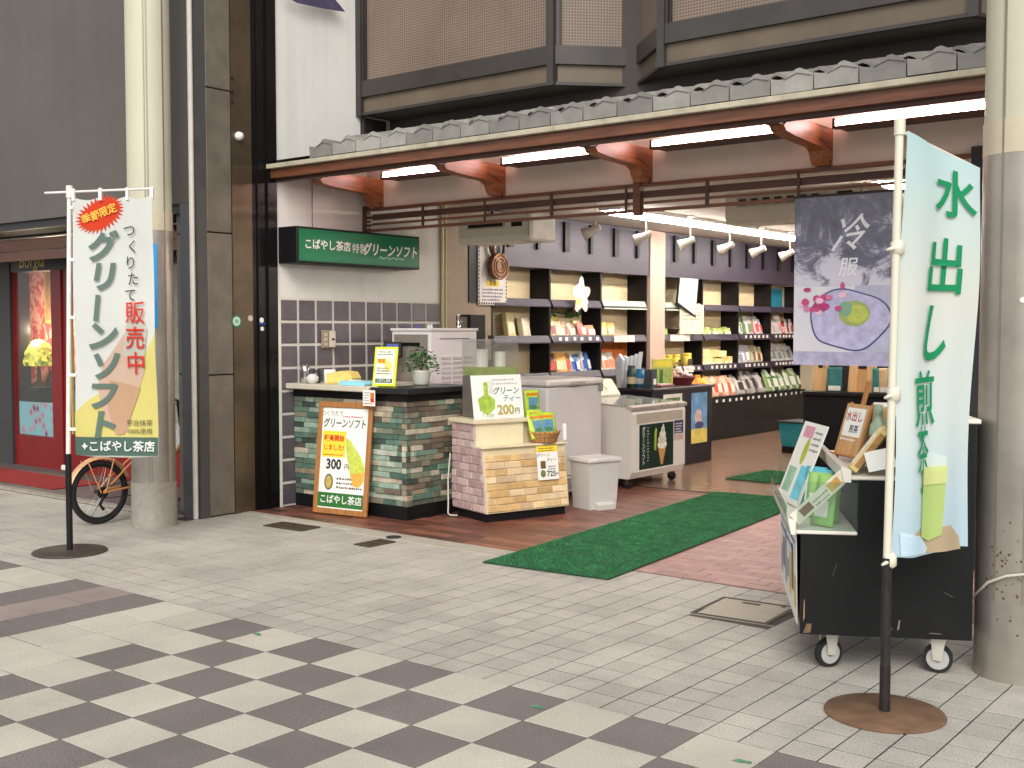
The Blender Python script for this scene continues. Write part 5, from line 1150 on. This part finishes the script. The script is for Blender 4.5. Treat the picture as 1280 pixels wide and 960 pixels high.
f1 = lambda a, b: (.065 + a, .655 + b, .014 * math.sin(a * 9 + b * 1.3 + .5) + .008 * math.sin(a * 19 - b * 2.1) + .006 * math.sin(b * 7 + a * 5))
C1 = Cloth(bl, f1); CW_, CH_ = .57, 1.70
C1.patch(0, CW_, lambda a: -.012 * math.sin(a * 5), lambda a: CH_ - .02 * abs(math.sin((a / CW_) * math.pi * 3)), cloth_mat((222, 224, 218), .3), 0, 30, 60, 'cloth')
for a in (.0, .19, .38, .55): MB().box(.065 + a, 2.33, -.006, .085 + a, 2.41, .012).build('hanging_loop', mat((226, 224, 218), .7), bl)
for b in (.16, .52, .9, 1.28, 1.62): MB().box(.005 + b * .025, .655 + b, -.008, .075, .675 + b, .014).build('hanging_loop', mat((226, 224, 218), .7), bl)
C1.patch(0, CW_, .12, lambda a: .28 + .5 * (a / CW_) ** 1.6 + .06 * math.sin(a * 12), cloth_mat((222, 210, 128), .25), 1, 24, 16)
C1.patch(0, CW_, .0, .122, cloth_mat((86, 110, 98), .2), 2, 24, 6)
C1.poly([(.2, .60), (.34, .80), (.44, .86), (.5, .74), (.49, .55), (.42, .38), (.36, .16), (.3, .13), (.22, .22), (.16, .45)], cloth_mat((206, 178, 158), .2), 2)
C1.poly([(.24, .5), (.46, .45), (.40, .3), (.34, .14), (.28, .14), (.23, .3)], cloth_mat((196, 160, 128), .2), 3)
C1.poly([(.36, .86), (.45, .92), (.52, .84), (.5, .66), (.42, .6), (.33, .66)], cloth_mat((196, 192, 178), .2), 3)
sbst = [(.19 + (.172 if i % 2 else .128) * math.cos(t) * 1.0 - .02 * math.sin(t), 1.585 + (.118 if i % 2 else .082) * math.sin(t) + .055 * math.cos(t)) for i, t in enumerate([2 * math.pi * i / 64 for i in range(64)])]
C1.fan((.19, 1.585), sbst, cloth_mat((214, 70, 44), .2), 1); C1.text('季節限定', .19, 1.585, .066, cloth_mat((244, 206, 90), .2), .02, 3, .33)
GT = cloth_mat((104, 122, 112), .2)
for i, ch in enumerate('グリーンソフト'):
    a = .2 + .012 * math.sin(i * 2); b = 1.36 - i * .195
    if ch == 'ー': C1.text('ー', a, b, .2, GT, .035, 4, R(84))
    else: C1.text(ch, a, b, .205, GT, .04, 4, 0, .15)
for i, ch in enumerate('つくりたて'): C1.text(ch, .40 + .02 * (i % 2), 1.47 - i * .105, .095, cloth_mat((70, 74, 72), .2), .004, 4)
for i, ch in enumerate('販売中'): C1.text(ch, .435, .93 - i * .165, .155, cloth_mat((206, 62, 52), .2), .008, 5)
C1.text('宇治抹茶', .45, .215, .045, cloth_mat((80, 80, 60), .2), .0, 4); C1.text('100%使用', .45, .16, .042, cloth_mat((80, 80, 60), .2), .0, 4)
C1.text('こばやし茶店', .33, .058, .075, cloth_mat((232, 234, 226), .2), .02, 4); C1.text('✦', .08, .06, .06, cloth_mat((232, 234, 226), .2), .01, 4)
# ---- right banner
br_ = thing('banner_stand', 'pale aqua cold brew tea banner on a rusty round base', 'banner', M=FM((-1.56, 4.32, 0), (.48, .877, 0), (0, 0, 1)))
RUST = mat((116, 88, 66), .8, .2, var=.3, scale=9, bump=.25, bscale=90)
MB().lathe([(.0, 0), (.225, 0), (.228, .005), (.225, .01), (.03, .013)], n=48).build('base_plate', RUST, br_, rot=(R(-90), 0, 0))
MB().cyl((0, .0, 0), (0.0, .61, 0), .019, n=12).build('lower_pole', mat((40, 37, 35), .6, .3, var=.5, scale=30), br_)
MB().cyl((0, .0, 0), (0.0, .19, 0), .0205, n=12).build('pole_socket', mat((34, 28, 26), .6, .2, var=.4, scale=30), br_)
IV = mat((212, 208, 188), .4, var=.04)
MB().cyl((0, .57, 0), (.028, 2.275, 0), .0155, n=12).build('upper_pole', IV, br_)
MB().cyl((.028, 2.225, 0), (.028, 2.285, 0), .021, n=10).build('pole_cap', IV, br_)
MB().cyl((.02, 2.25, -.012), (.42, 2.135, -.03), .007, n=8).build('crossbar', IV, br_)
for z_ in (1.80, 1.24, .60):
    MB().lathe([(.014, -.03), (.026, -.02), (.026, .02), (.014, .03)], n=10).build('pole_clip', IV, br_, (.008 + z_ * .01, z_, 0), (R(90), 0, 0)); MB().cyl((.02, z_, 0), (-.04, z_ - .01, .02), .012, .005, n=8).build('clip_tail', IV, br_)
# cloth colour printed as a vertical wash
AQ = cloth_mat((204, 230, 228), .36); _n = AQ.node_tree.nodes; _l = AQ.node_tree.links
_t = _n.new('ShaderNodeTexCoord'); _s = _n.new('ShaderNodeSeparateXYZ'); _c = _n.new('ShaderNodeValToRGB'); _m = _n.new('ShaderNodeMapRange'); _m.inputs['From Max'].default_value = 2.3
_l.new(_t.outputs['Object'], _s.inputs[0]); _l.new(_s.outputs['Y'], _m.inputs[0]); _l.new(_m.outputs[0], _c.inputs[0])
e = _c.color_ramp.elements; e[0].position = .3; e[0].color = (*lin((196, 222, 232)), 1); e[1].position = 1.; e[1].color = (*lin((190, 226, 228)), 1)
for ps_, cc_ in ((.5, (218, 230, 226)), (.7, (226, 230, 220))): q_ = e.new(ps_); q_.color = (*lin(cc_), 1)
for nn in _n:
    if nn.type in ('BSDF_PRINCIPLED',): _l.new(_c.outputs[0], nn.inputs['Base Color'])
    if nn.type == 'BSDF_TRANSLUCENT': _l.new(_c.outputs[0], nn.inputs[0])
f2 = lambda a, b: (.018 + .028 * b / 1.7 + a, .615 + b - .28 * a * max(0, b - .9) / .7, .012 * math.sin(a * 16 + b * .8) - .02 * a + .010 * math.sin(a * 30 - b) * (1 - b / 1.8) + .012 * math.sin(b * 5 + a * 6))
C2 = Cloth(br_, f2)
C2.patch(0, .395, lambda a: -.01 * math.sin(a * 14), 1.625, AQ, 0, 34, 60, 'cloth')
BG2 = cloth_mat((36, 140, 92), .15)
C2.text('水', .255, 1.44, .215, BG2, .016, 2, .1, .12); C2.text('出', .215, 1.12, .25, BG2, .018, 2, .06, .1, .8); C2.text('し', .18, .845, .24, BG2, .022, 2, -.06, .15, .7, 1.05); C2.text('煎', .14, .59, .225, BG2, .012, 2, .04, .05, .62); C2.text('茶', .128, .39, .20, BG2, .01, 2, .02, .05, .42); C2.poly([(.115, .255), (.14, .22), (.138, .285)], BG2, 2)
C2.poly([(.08, .075), (.13, .10), (.3, .10), (.35, .05), (.36, .0), (.12, -.0), (.16, .05)], cloth_mat((186, 166, 134), .2), 1); C2.poly([(.02, .095), (.13, .07), (.17, .02), (.16, .0), (.03, .0)], cloth_mat((206, 228, 240), .3), 2)
C2.poly([(.125, .07), (.17, .05), (.235, .07), (.265, .33), (.125, .33)], cloth_mat((190, 212, 130), .3), 3); C2.poly([(.125, .27), (.26, .27), (.268, .34), (.125, .34)], cloth_mat((214, 222, 150), .25), 4); C2.poly([(.12, .325), (.27, .325), (.272, .37), (.2, .39), (.12, .375)], cloth_mat((214, 226, 218), .25), 2)

# ================================================================== BICYCLE
bi = thing('bicycle', 'orange bicycle with small wheels parked behind the arcade pillar', 'bicycle', (-7.83, 4.86, .0), R(0))
WR = .245
def wheel(y, nm):
    w_ = MB().torus((0, y, WR), (1, 0, 0), WR - .022, .021, 40, 10).build(nm, RUBBER, bi)
    MB().torus((0, y, WR), (1, 0, 0), WR - .045, .008, 40, 6).build('rim', mat((60, 60, 62), .3, .7), w_)
    MB().cyl((-.04, y, WR), (.04, y, WR), .02, n=12).build('hub', mat((60, 60, 60), .3, .8), w_)
    sp = MB()
    for k in range(20):
        a = k / 20 * 6.283; sp.cyl(((-1) ** k * .02, y, WR), (0, y + (WR - .05) * math.cos(a), WR + (WR - .05) * math.sin(a)), .0013, n=4, cap=False)
    tag(sp.build('spokes', CHROME, w_), kind='stuff')
    return w_
rw = wheel(0, 'rear_wheel'); fw = wheel(.98, 'front_wheel')
ORG = mat((196, 136, 86), .35, var=.06)
MB().cyl((.042, 0, WR), (.052, 0, WR), .045, n=20).build('cassette', mat((50, 48, 46), .4, .7), rw); MB().tube([(.05, 0, WR - .03), (.055, -.03, WR - .09), (.055, .0, WR - .13)], .012).build('derailleur', BLACK, rw)
fr_ = MB().tube([(0, .37, .27), (0, .32, .52), (0, .27, .80)], .018).tube([(0, .37, .27), (0, .62, .42), (0, .80, .60)], .02).build('frame', ORG, bi)
for sx_ in (-1, 1):
    MB().tube([(.035 * sx_, .35, .27), (.055 * sx_, 0, WR)], .009).build('chain_stay', ORG, bi); MB().tube([(.03 * sx_, .32, .5), (.055 * sx_, 0, WR)], .008).build('seat_stay', ORG, bi); MB().tube([(.03 * sx_, .81, .56), (.05 * sx_, .98, WR)], .010).build('fork_leg', ORG, bi); MB().tube([(.06 * sx_, -.02, WR), (.05 * sx_, -.12, .49)], .005).build('mudguard_stay', ORG, bi); MB().tube([(.06 * sx_, .02, WR), (.05 * sx_, .1, .5)], .005).build('rack_stay', ORG, bi)
def guard(y0, a0, a1):
    mb = MB(); vs = []; fs = []; n = 16
    for i in range(n + 1):
        a = R(a0 + (a1 - a0) * i / n)
        for j, x in enumerate((-.03, -.015, .015, .03)): rr = WR + (.012 if j in (0, 3) else .028); vs.append((x, y0 + rr * math.cos(a), WR + rr * math.sin(a)))
    for i in range(n):
        for j in range(3): fs.append((i * 4 + j, i * 4 + j + 1, i * 4 + j + 5, i * 4 + j + 4))
    return mb.add(vs, fs, True)
guard(0, 20, 190).build('mudguard', mat((206, 160, 116), .4), bi); guard(.98, -10, 120).build('mudguard', mat((206, 160, 116), .4), bi)
MB().tube([(0, .78, .56), (0, .74, .72), (0, .72, .90)], .015).build('stem', BLACK, bi)
MB().tube([(-.26, .66, .93), (-.15, .70, .95), (0, .73, .90), (.15, .70, .95), (.26, .66, .93)], .011).build('handlebar', BLACK, bi)
for sx_ in (-1, 1): MB().cyl((.17 * sx_, .69, .948), (.27 * sx_, .655, .925), .016, n=10).build('grip', mat((150, 100, 60), .6), bi)
MB().tube([(.2, .72, .94), (.14, .82, .86), (.04, .84, .7)], .004, 6).tube([(-.2, .72, .94), (-.1, .82, .84), (0, .84, .68)], .004, 6).build('brake_cable', BLACK, bi)
MB().prism([(.12, .80), (.42, .80), (.44, .83), (.40, .85), (.26, .84), (.14, .87), (.10, .84)], 'x', -.07, .07).build('saddle', mat((120, 80, 50), .5), bi)
ck = MB().cyl((.06, .37, .27), (.066, .37, .27), .075, n=24).build('chainring', mat((50, 48, 48), .4, .6), bi); MB().cyl((.07, .37, .27), (.07, .50, .20), .009, n=6).cyl((.07, .50, .20), (.15, .50, .20), .014, n=8).build('crank', STEEL, ck)
MB().tube([(.055, 0, WR + .043), (.062, .37, .343)], .004, 5).tube([(.055, 0, WR - .043), (.062, .37, .197)], .004, 5).build('chain', DARK, bi)
MB().tube([(-.07, .1, .25), (-.12, -.02, .012)], .008).build('kickstand', STEEL, bi)
MB().cbox(-.025, -.30, .44, .025, -.275, .48, .008).build('rear_reflector', mat((214, 206, 196), .3), bi)

# ================================================================== HANGING POSTER
hpz = thing('hanging_poster', 'large glossy poster of a green tea bowl hung from the wooden rail', 'poster', M=FM((-3.265, 7.215, 1.25), (1, 0, 0), (0, 0, 1)))
HW, HH = .66, 1.11
HP = mat((206, 204, 210), .12, var=.06, scale=4, spec=.8)
hs_ = sheet('poster_sheet', HW, HH, HP, hpz, Matrix.Identity(4), .006)
DKB = mat((74, 72, 92), .12, var=0, key='poster_dark', spec=.8); _n = DKB.node_tree.nodes; _l = DKB.node_tree.links
_g = _n.new('ShaderNodeTexCoord'); _z = _n.new('ShaderNodeTexNoise'); _z.inputs['Scale'].default_value = 5; _z.inputs['Detail'].default_value = 10; _z.inputs['Roughness'].default_value = .75; _z.inputs['Distortion'].default_value = .8
_c = _n.new('ShaderNodeValToRGB'); e = _c.color_ramp.elements; e[0].position = .42; e[0].color = (*lin((52, 48, 66)), 1); e[1].position = .66; e[1].color = (*lin((196, 194, 206)), 1); q_ = e.new(.56); q_.color = (*lin((86, 86, 112)), 1)
_s = _n.new('ShaderNodeSeparateXYZ'); _m = _n.new('ShaderNodeMapRange'); _m.inputs['From Min'].default_value = .95; _m.inputs['From Max'].default_value = .5; _m.inputs['To Max'].default_value = .17; _ad = _n.new('ShaderNodeMath'); _ad.operation = 'ADD'
_l.new(_g.outputs['Object'], _s.inputs[0]); _l.new(_s.outputs['Y'], _m.inputs[0]); _l.new(_g.outputs['Object'], _z.inputs['Vector']); _l.new(_z.outputs['Fac'], _ad.inputs[0]); _l.new(_m.outputs[0], _ad.inputs[1]); _l.new(_ad.outputs[0], _c.inputs[0]); _l.new(_c.outputs[0], _n['Principled BSDF'].inputs['Base Color'])
rect(hs_, 0, .52, HW, HH, DKB, 1, 'printed_sky'); 
LIL = mat((168, 164, 190), .12, var=.25, scale=9, spec=.8); rect(hs_, 0, 0, HW, .09, LIL, 1, 'printed_base'); rect(hs_, .42, .09, HW, .52, mat((176, 174, 198), .12, var=.2, scale=6, spec=.8), 1)
GP_ = dict(rough=.12)
brm = mat((226, 226, 230), .15, spec=.7)
text(hs_, '冷', .36, .84, .24, brm, .006, .45, layer=3, sx=1.0, rot=.12); text(hs_, '服', .37, .635, .13, brm, .004, .15, layer=3)
BWL = [( .38 + .275 * (1 + .06 * math.sin(3 * t + 1)) * math.cos(t), .30 + .20 * (1 + .07 * math.sin(4 * t)) * math.sin(t)) for t in [2 * math.pi * i / 60 for i in range(60)]]
BWL2 = [( .38 + .263 * (1 + .06 * math.sin(3 * t + 1)) * math.cos(t), .30 + .19 * (1 + .07 * math.sin(4 * t)) * math.sin(t)) for t in [2 * math.pi * i / 60 for i in range(60)]]
flat(BWL, 'printed_bowl_rim', mat((66, 72, 120), .15), hs_, 3); flat(BWL2, 'printed_bowl', mat((178, 174, 206), .15, var=.22, scale=18), hs_, 4)
ell(hs_, .42, .34, .105, .085, mat((150, 166, 96), .15), 5, name='printed_tea'); ell(hs_, .44, .335, .075, .06, mat((176, 184, 80), .15, var=.2, scale=30), 6, name='printed_tea'); ell(hs_, .36, .37, .045, .05, mat((120, 160, 130), .15), 7, name='printed_tea')
for i in range(22):
    a, b = random.gauss(.17, .085), random.gauss(.43, .045)
    ell(hs_, max(.03, min(.34, a)), max(.33, min(.52, b)), random.uniform(.014, .028), random.uniform(.012, .026), mat(random.choice(((190, 60, 120), (206, 110, 150), (226, 180, 200), (170, 40, 100))), .15), 8 + i * .35, 12, name='printed_petal')
MB().cyl((-.01, HH + .006, -.004), (HW + .01, HH + .006, -.004), .01, n=8).build('hanging_rod', DARK, hpz)

# ================================================================== BACK DISPLAY
rk = thing('rear_display_rack', 'black display rack with shelf behind the hanging poster', 'rack', (-4.93, 11.15, 0))
MB().cbox(0, 0, .0, 1.75, .45, .80, .006).build('rack_body', BLACK, rk); MB().cbox(-.01, -.03, .805, 1.76, .47, .845, .005).build('rack_shelf', SHB, rk); MB().box(0, .46, .845, 1.75, .50, 1.30).build('rack_back', mat((34, 28, 30), .6), rk); MB().cbox(.0, .46, 1.301, .05, .5, 2.2, .004).build('rack_post', mat((196, 178, 166), .6), rk)
BRD = [wood((206, 164, 112), .5, 'Z', .16, 3.), wood((190, 144, 92), .5, 'Z', .16, 3.)]
for i, (px0, px1, lb) in enumerate(((1016, 1033, 'narrow pale wooden clipboard standing on the rear rack'), (1060, 1094, 'wide pale wooden board standing on the rear rack'))):
    A, B = gy(px0, 490, 11.3), gy(px1, 490, 11.3); t = thing('wooden_board', lb, 'board', (A.x, 11.28, .846)); L = B.x - A.x
    n_ = 1 if i == 0 else 3
    for k in range(n_): MB().cbox(L * k / n_ + .001, 0, 0, L * (k + 1) / n_ - .001, .02, .27, .002).build('plank', BRD[k % 2], t, rot=(R(-10), 0, 0))
    MB().box(L * .35, -.012, .24, L * .65, -.001, .27).build('clip', BLACK, t, rot=(R(-10), 0, 0)); MB().torus((L * .5, -.006, .285), (0, 1, 0), .02, .005, 14, 6).build('clip_ring', BLACK, t, rot=(R(-10), 0, 0))
for i, (px, c_, lb) in enumerate(((1043, (40, 110, 110), 'dark teal pack between the wooden boards on the rear rack'), (1100, (40, 120, 120), 'dark teal pack right of the wide wooden board'), (1108, (200, 170, 130), 'tan pack at the right end of the rear rack'))):
    p = gy(px, 490, 11.25); o = obj('teal_pack', pouch(.15, .25, .05), mat(c_, .4, var=.2), None, (p.x, 11.25, .847), (0, 0, R(-70))); tag(o, lb, 'packet'); MB().box(.027, -.06, .01, .03, .06, .06).build('price_label', PAPER, o)
tb_ = thing('teal_woven_box', 'black tray table wrapped in teal woven cloth inside the shop', 'box', (-5.95, 12.75, 0), R(-10))
MB().cbox(.03, .02, 0, .72, .4, .08, .006).build('box_base', BLACK, tb_); TW = mat((24, 124, 134), .7, var=.45, scale=45, bump=.6, bscale=120)
taper(MB(), 0, 0, .75, .42, .081, .36, .03).build('woven_side', TW, tb_); MB().cbox(-.01, -.01, .361, .76, .43, .385, .005).build('box_top', DARK, tb_)
bk2 = thing('blue_display_card', 'pale blue display card standing on the teal box', 'card', M=FM((-5.42, 12.72, .386), (1, .05, 0), (0, .15, 1))); s_ = sheet('card', .3, .3, mat((120, 160, 190), .4, var=.3, scale=8), bk2, Matrix.Identity(4), .004); rect(s_, 0, 0, .3, .07, PAPER, 1); ell(s_, .12, .18, .06, .05, mat((206, 220, 230), .4), 1); MB().box(.05, 0, -.1, .25, .008, -.0045).build('foot', PAPER, bk2)

# ================================================================== BLACK DISPLAY CART
ck_ = thing('display_cart', 'black stepped display cart on castors with white trays', 'cart', (-2.04, 4.64, 0), R(29))
CB = mat((15, 15, 16), .5, var=.18, scale=5, bump=.04, bscale=30, spec=.25); CLEN = 1.08
TRY = mat((222, 216, 202), .45, var=.05)
MB().prism([(0, .175), (.69, .175), (.69, 1.085), (.46, 1.085), (.46, .83), (.23, .83), (.23, .595), (0, .595)], 'y', .02, CLEN - .02).build('cart_body', CB, ck_)
for y0, y1 in ((0, .018), (CLEN - .018, CLEN)):
    MB().prism([(-.012, .165), (.70, .165), (.70, 1.09), (.455, 1.09), (.455, .84), (.225, .84), (.225, .60), (-.012, .60)], 'y', y0, y1).build('side_panel', CB, ck_)
MB().cbox(.44, -.008, 1.0905, .72, CLEN + .008, 1.11, .004).build('top_board', TRY, ck_)
t1 = MB().cbox(-.035, .0, .602, .224, CLEN, .618, .004).build('display_tray', TRY, ck_); MB().prism([(-.055, .60), (-.036, .60), (-.036, .66), (-.07, .672)], 'y', -.004, CLEN + .004).build('tray_rim', TRY, t1)
t2 = MB().cbox(.195, .0, .842, .454, CLEN, .858, .004).build('display_tray', TRY, ck_); MB().prism([(.165, .832), (.194, .832), (.194, .885), (.15, .90)], 'y', -.004, CLEN + .004).build('tray_rim', TRY, t2)
AC = glass((238, 244, 242), .02, .975)
MB().box(-.03, .004, .619, .222, .008, .83).build('acrylic_panel', AC, ck_); MB().box(-.075, .01, .674, -.071, CLEN - .01, .72).build('acrylic_front', AC, ck_)
for x, y, rz in ((.12, .10, .5), (.58, .085, -.25), (.12, CLEN - .1, .3), (.58, CLEN - .1, .1)):
    c_ = MB().cyl((0, -.016, .062), (0, .016, .062), .062, n=28).build('castor_wheel', RUBBER, ck_, (x, y, 0), (0, 0, rz))
    MB().cyl((0, -.0175, .062), (0, .0175, .062), .047, n=28).build('wheel_disc', mat((176, 176, 172), .4, .3), c_); MB().cyl((0, -.0225, .062), (0, .0225, .062), .014, n=14).build('hub', STEEL, c_)
    fk = MB().prism([(-.02, .06), (.015, .055), (.035, .165), (-.03, .165)], 'y', -.030, -.0235).prism([(-.02, .06), (.015, .055), (.035, .165), (-.03, .165)], 'y', .0235, .030).box(-.03, -.03, .158, .035, .03, .172).build('castor_fork', mat((196, 192, 180), .4, .4), c_)
fs_ = sheet('front_poster', .95, .40, mat((226, 224, 218), .5), ck_, FM((-.02, 1.02, .19), (0, -1, 0), (-.02, 0, 1)), .003)
for i in range(7): rect(fs_, .05 + i * .13, .06 + .05 * (i % 2), .15 + i * .13, .2 + .06 * (i % 3), mat(random.choice(((60, 90, 150), (200, 180, 90), (120, 150, 170), (90, 80, 70))), .5, var=.3, scale=20), 1, 'printed_photo')
lines(fs_, .05, .34, .9, 2, .05, .022, mat((70, 100, 170), .6), 1)
KM = ck_.matrix_basis.copy()
def on_cart(o): o.matrix_basis = KM @ o.matrix_basis; return o
PKM = [mat((96, 190, 206), .35, var=.12, scale=20), mat((150, 196, 110), .35, var=.12, scale=20)]
for i in range(5):
    o = obj('tea_packet', pouch(.12, .21, .035), PKM[0] if i > 2 else PKM[1], None, (.085 + .03 * (i % 2), .12 + i * .115, .62), (0, -.22, math.pi + .95 + random.uniform(-.2, .2))); on_cart(o)
    tag(o, ['light green tea packet nearest the acrylic panel on the cart', 'light green tea packet second from the acrylic panel on the cart', 'light green tea packet third from the acrylic panel on the cart', 'aqua blue tea packet next to the green ones on the cart', 'aqua blue tea packet furthest from the street on the cart'][i], 'packet', 'packets on the cart')
    MB().box(.0165, -.035, .04, .018, .035, .11).build('printed_label', PAPER, o)
# picture board leaning on the front of the low tray
pbd = thing('picture_board', 'tall white picture board with tea leaf photo leaning on the cart', 'board', M=KM @ FM((-.055, .95, .625), (.12, -.56, 0), (.36, .12, 1)))
s_ = sheet('board', .36, .42, PAPER, pbd, Matrix.Identity(4), .006); ell(s_, .17, .27, .035, .07, mat((176, 190, 60), .5, var=.2, scale=30), 1, name='printed_leaf'); rect(s_, .2, .03, .33, .2, mat((110, 200, 220), .5, var=.25, scale=20), 1, 'printed_photo'); rect(s_, .03, .05, .15, .18, mat((150, 190, 160), .5, var=.3, scale=20), 1, 'printed_photo'); rect(s_, .05, .34, .2, .40, mat((214, 150, 170), .5), 1, 'printed_photo'); lines(s_, .22, .37, .34, 4, .03, .012, mat((120, 130, 120), .6), 1); MB().box(.1, .0, -.06, .26, .01, -.0065).build('foot', PAPER, pbd)
# ticket strip leaning across the near end
tks = thing('ticket_strip', 'long white ticket strip with small pictures leaning over the acrylic panel', 'strip', M=KM @ FM((-.02, .016, .64), (.72, 0, .69), (-.69, -.1, .72))); s_ = sheet('strip', .31, .06, mat((222, 216, 196), .45), tks, Matrix.Identity(4), .006); rect(s_, .04, .012, .1, .048, mat((130, 90, 70), .5, var=.3), 1); rect(s_, .2, .012, .26, .05, mat((206, 160, 80), .5, var=.3), 1); lines(s_, .11, .03, .19, 2, .02, .008, mat((140, 140, 130), .6), 1)
# wooden sign on an easel, bottle and boxes on the second tray
es = thing('easel_sign', 'small wooden easel with framed handwritten sign on the cart', 'sign', M=KM @ FM((.19, .66, .862), (.25, -.62, 0), (.28, .1, 1)))
EW = wood((176, 116, 66), .5, 'Y', .25)
s_ = sheet('sign_board', .21, .25, wood((196, 150, 100), .5, 'Y', .2), es, Matrix.Translation((0, .03, 0)), .012); rect(s_, .02, .09, .19, .23, PAPER, 1); text(s_, '水出し', .1, .185, .052, mat((170, 60, 60), .6), .015); text(s_, '煎茶', .12, .125, .042, INK, .01); lines(s_, .02, .07, .19, 1, .02, .012, PAPER, 1); MB().cbox(.09, .03, -.03, .115, .40, -.0135, .003).build('easel_post', EW, es); MB().cbox(.0, .0, -.02, .02, .29, -.0125, .002).build('easel_leg', EW, es); MB().cbox(.19, .0, -.02, .21, .29, -.0125, .002).build('easel_leg', EW, es); MB().cbox(-.01, .02, -.012, .22, .03, .02, .002).build('easel_ledge', EW, es)
gb = thing('pale_green_bottle', 'pale green glass bottle with black label on the cart', 'bottle', (.37, .44, .859)); on_cart(gb)
MB().lathe([(.036, 0), (.042, .008), (.042, .16), (.036, .19), (.02, .21), (.017, .235), (.02, .238), (.02, .275), (.016, .28)], n=22).build('bottle', mat((150, 170, 146), .2, var=.06), gb); MB().lathe([(.0428, .02), (.0428, .14)], n=22).build('label', mat((120, 100, 76), .5), gb); MB().box(-.05, -.0435, .03, .0, -.0425, .13).build('label_print', BLACK, gb)
kb_ = thing('cardboard_box', 'tall tan cardboard gift box behind the green bottle', 'box', (.40, .56, .859), R(4)); on_cart(kb_); MB().cbox(-.05, -.05, 0, .05, .05, .26, .003).build('box', mat((196, 162, 110), .7, var=.08), kb_); MB().box(-.03, -.0515, .05, .03, -.0505, .2).build('box_label', mat((220, 206, 176), .6), kb_)
for i, (y, lb, c_) in enumerate(((.10, 'pale yellow flat box tilted on the cart, nearest the banner pole', (222, 200, 130)), (.22, 'pale yellow flat box tilted behind the nearest one on the cart', (214, 190, 120)), (.32, 'tan flat box tilted third on the cart', (196, 160, 110)))):
    o = thing('tea_gift_box', lb, 'box', M=KM @ FM((.22 + .03 * i, y, .864), (.6, .05, .8), (-.8, 0, .6))); MB().cbox(0, 0, -.05, .22, .03, .05, .003).build('box', mat(c_, .5, var=.08), o); MB().box(.03, .0305, -.035, .19, .0315, .035).build('box_label', mat((230, 220, 190), .5, var=.2, scale=30), o); MB().box(.02, .004, .0505, .2, .026, .0515).build('side_label', mat((170, 120, 70), .5, var=.3, scale=40), o)
cd_ = sheet('white_price_holder', .12, .09, PAPER, None, KM @ FM((.27, .02, .875), (.9, 0, .2), (0, .4, 1))); tag(cd_, 'small white price holder at the near end of the upper tray', 'price holder')
for i, y in enumerate((.72, .84, .96)):
    o = obj('tea_canister', MB().lathe([(.036, 0), (.04, .005), (.04, .15), (.038, .155), (.04, .16), (.04, .19), (.034, .195)], n=18).mesh('c'), mat(((206, 200, 180), (120, 150, 110), (190, 170, 130))[i], .4), None, (.36, y, .859)); on_cart(o); tag(o, ['cream tea canister behind the easel sign on the cart', 'green tea canister in the middle behind the easel sign', 'tan tea canister at the far end of the upper cart tray'][i], 'canister'); MB().lathe([(.0406, .04), (.0406, .11)], n=18).build('label', PAPER, o)
for (x, z, w2, h2, a, c_) in ((.02, .19, .03, .05, .2, (110, 84, 60)), (.40, .22, .008, .05, .1, (120, 120, 118)), (.36, .20, .03, .006, -.3, (110, 108, 104)), (.60, .36, .05, .004, .5, (70, 70, 70)), (.13, .45, .004, .07, .3, (60, 60, 62)), (.004, .27, .006, .1, 0, (150, 110, 80)), (.55, .19, .06, .005, .05, (90, 88, 86))):
    o = MB().add([(-w2 / 2, 0, -h2 / 2), (w2 / 2, 0, -h2 * .3), (w2 * .4, 0, h2 / 2), (-w2 * .3, 0, h2 * .4)], [(0, 1, 2, 3)]).build('scuff', mat(c_, .8, var=.3, scale=60), ck_, (x, -.0006, z), (0, a, 0))
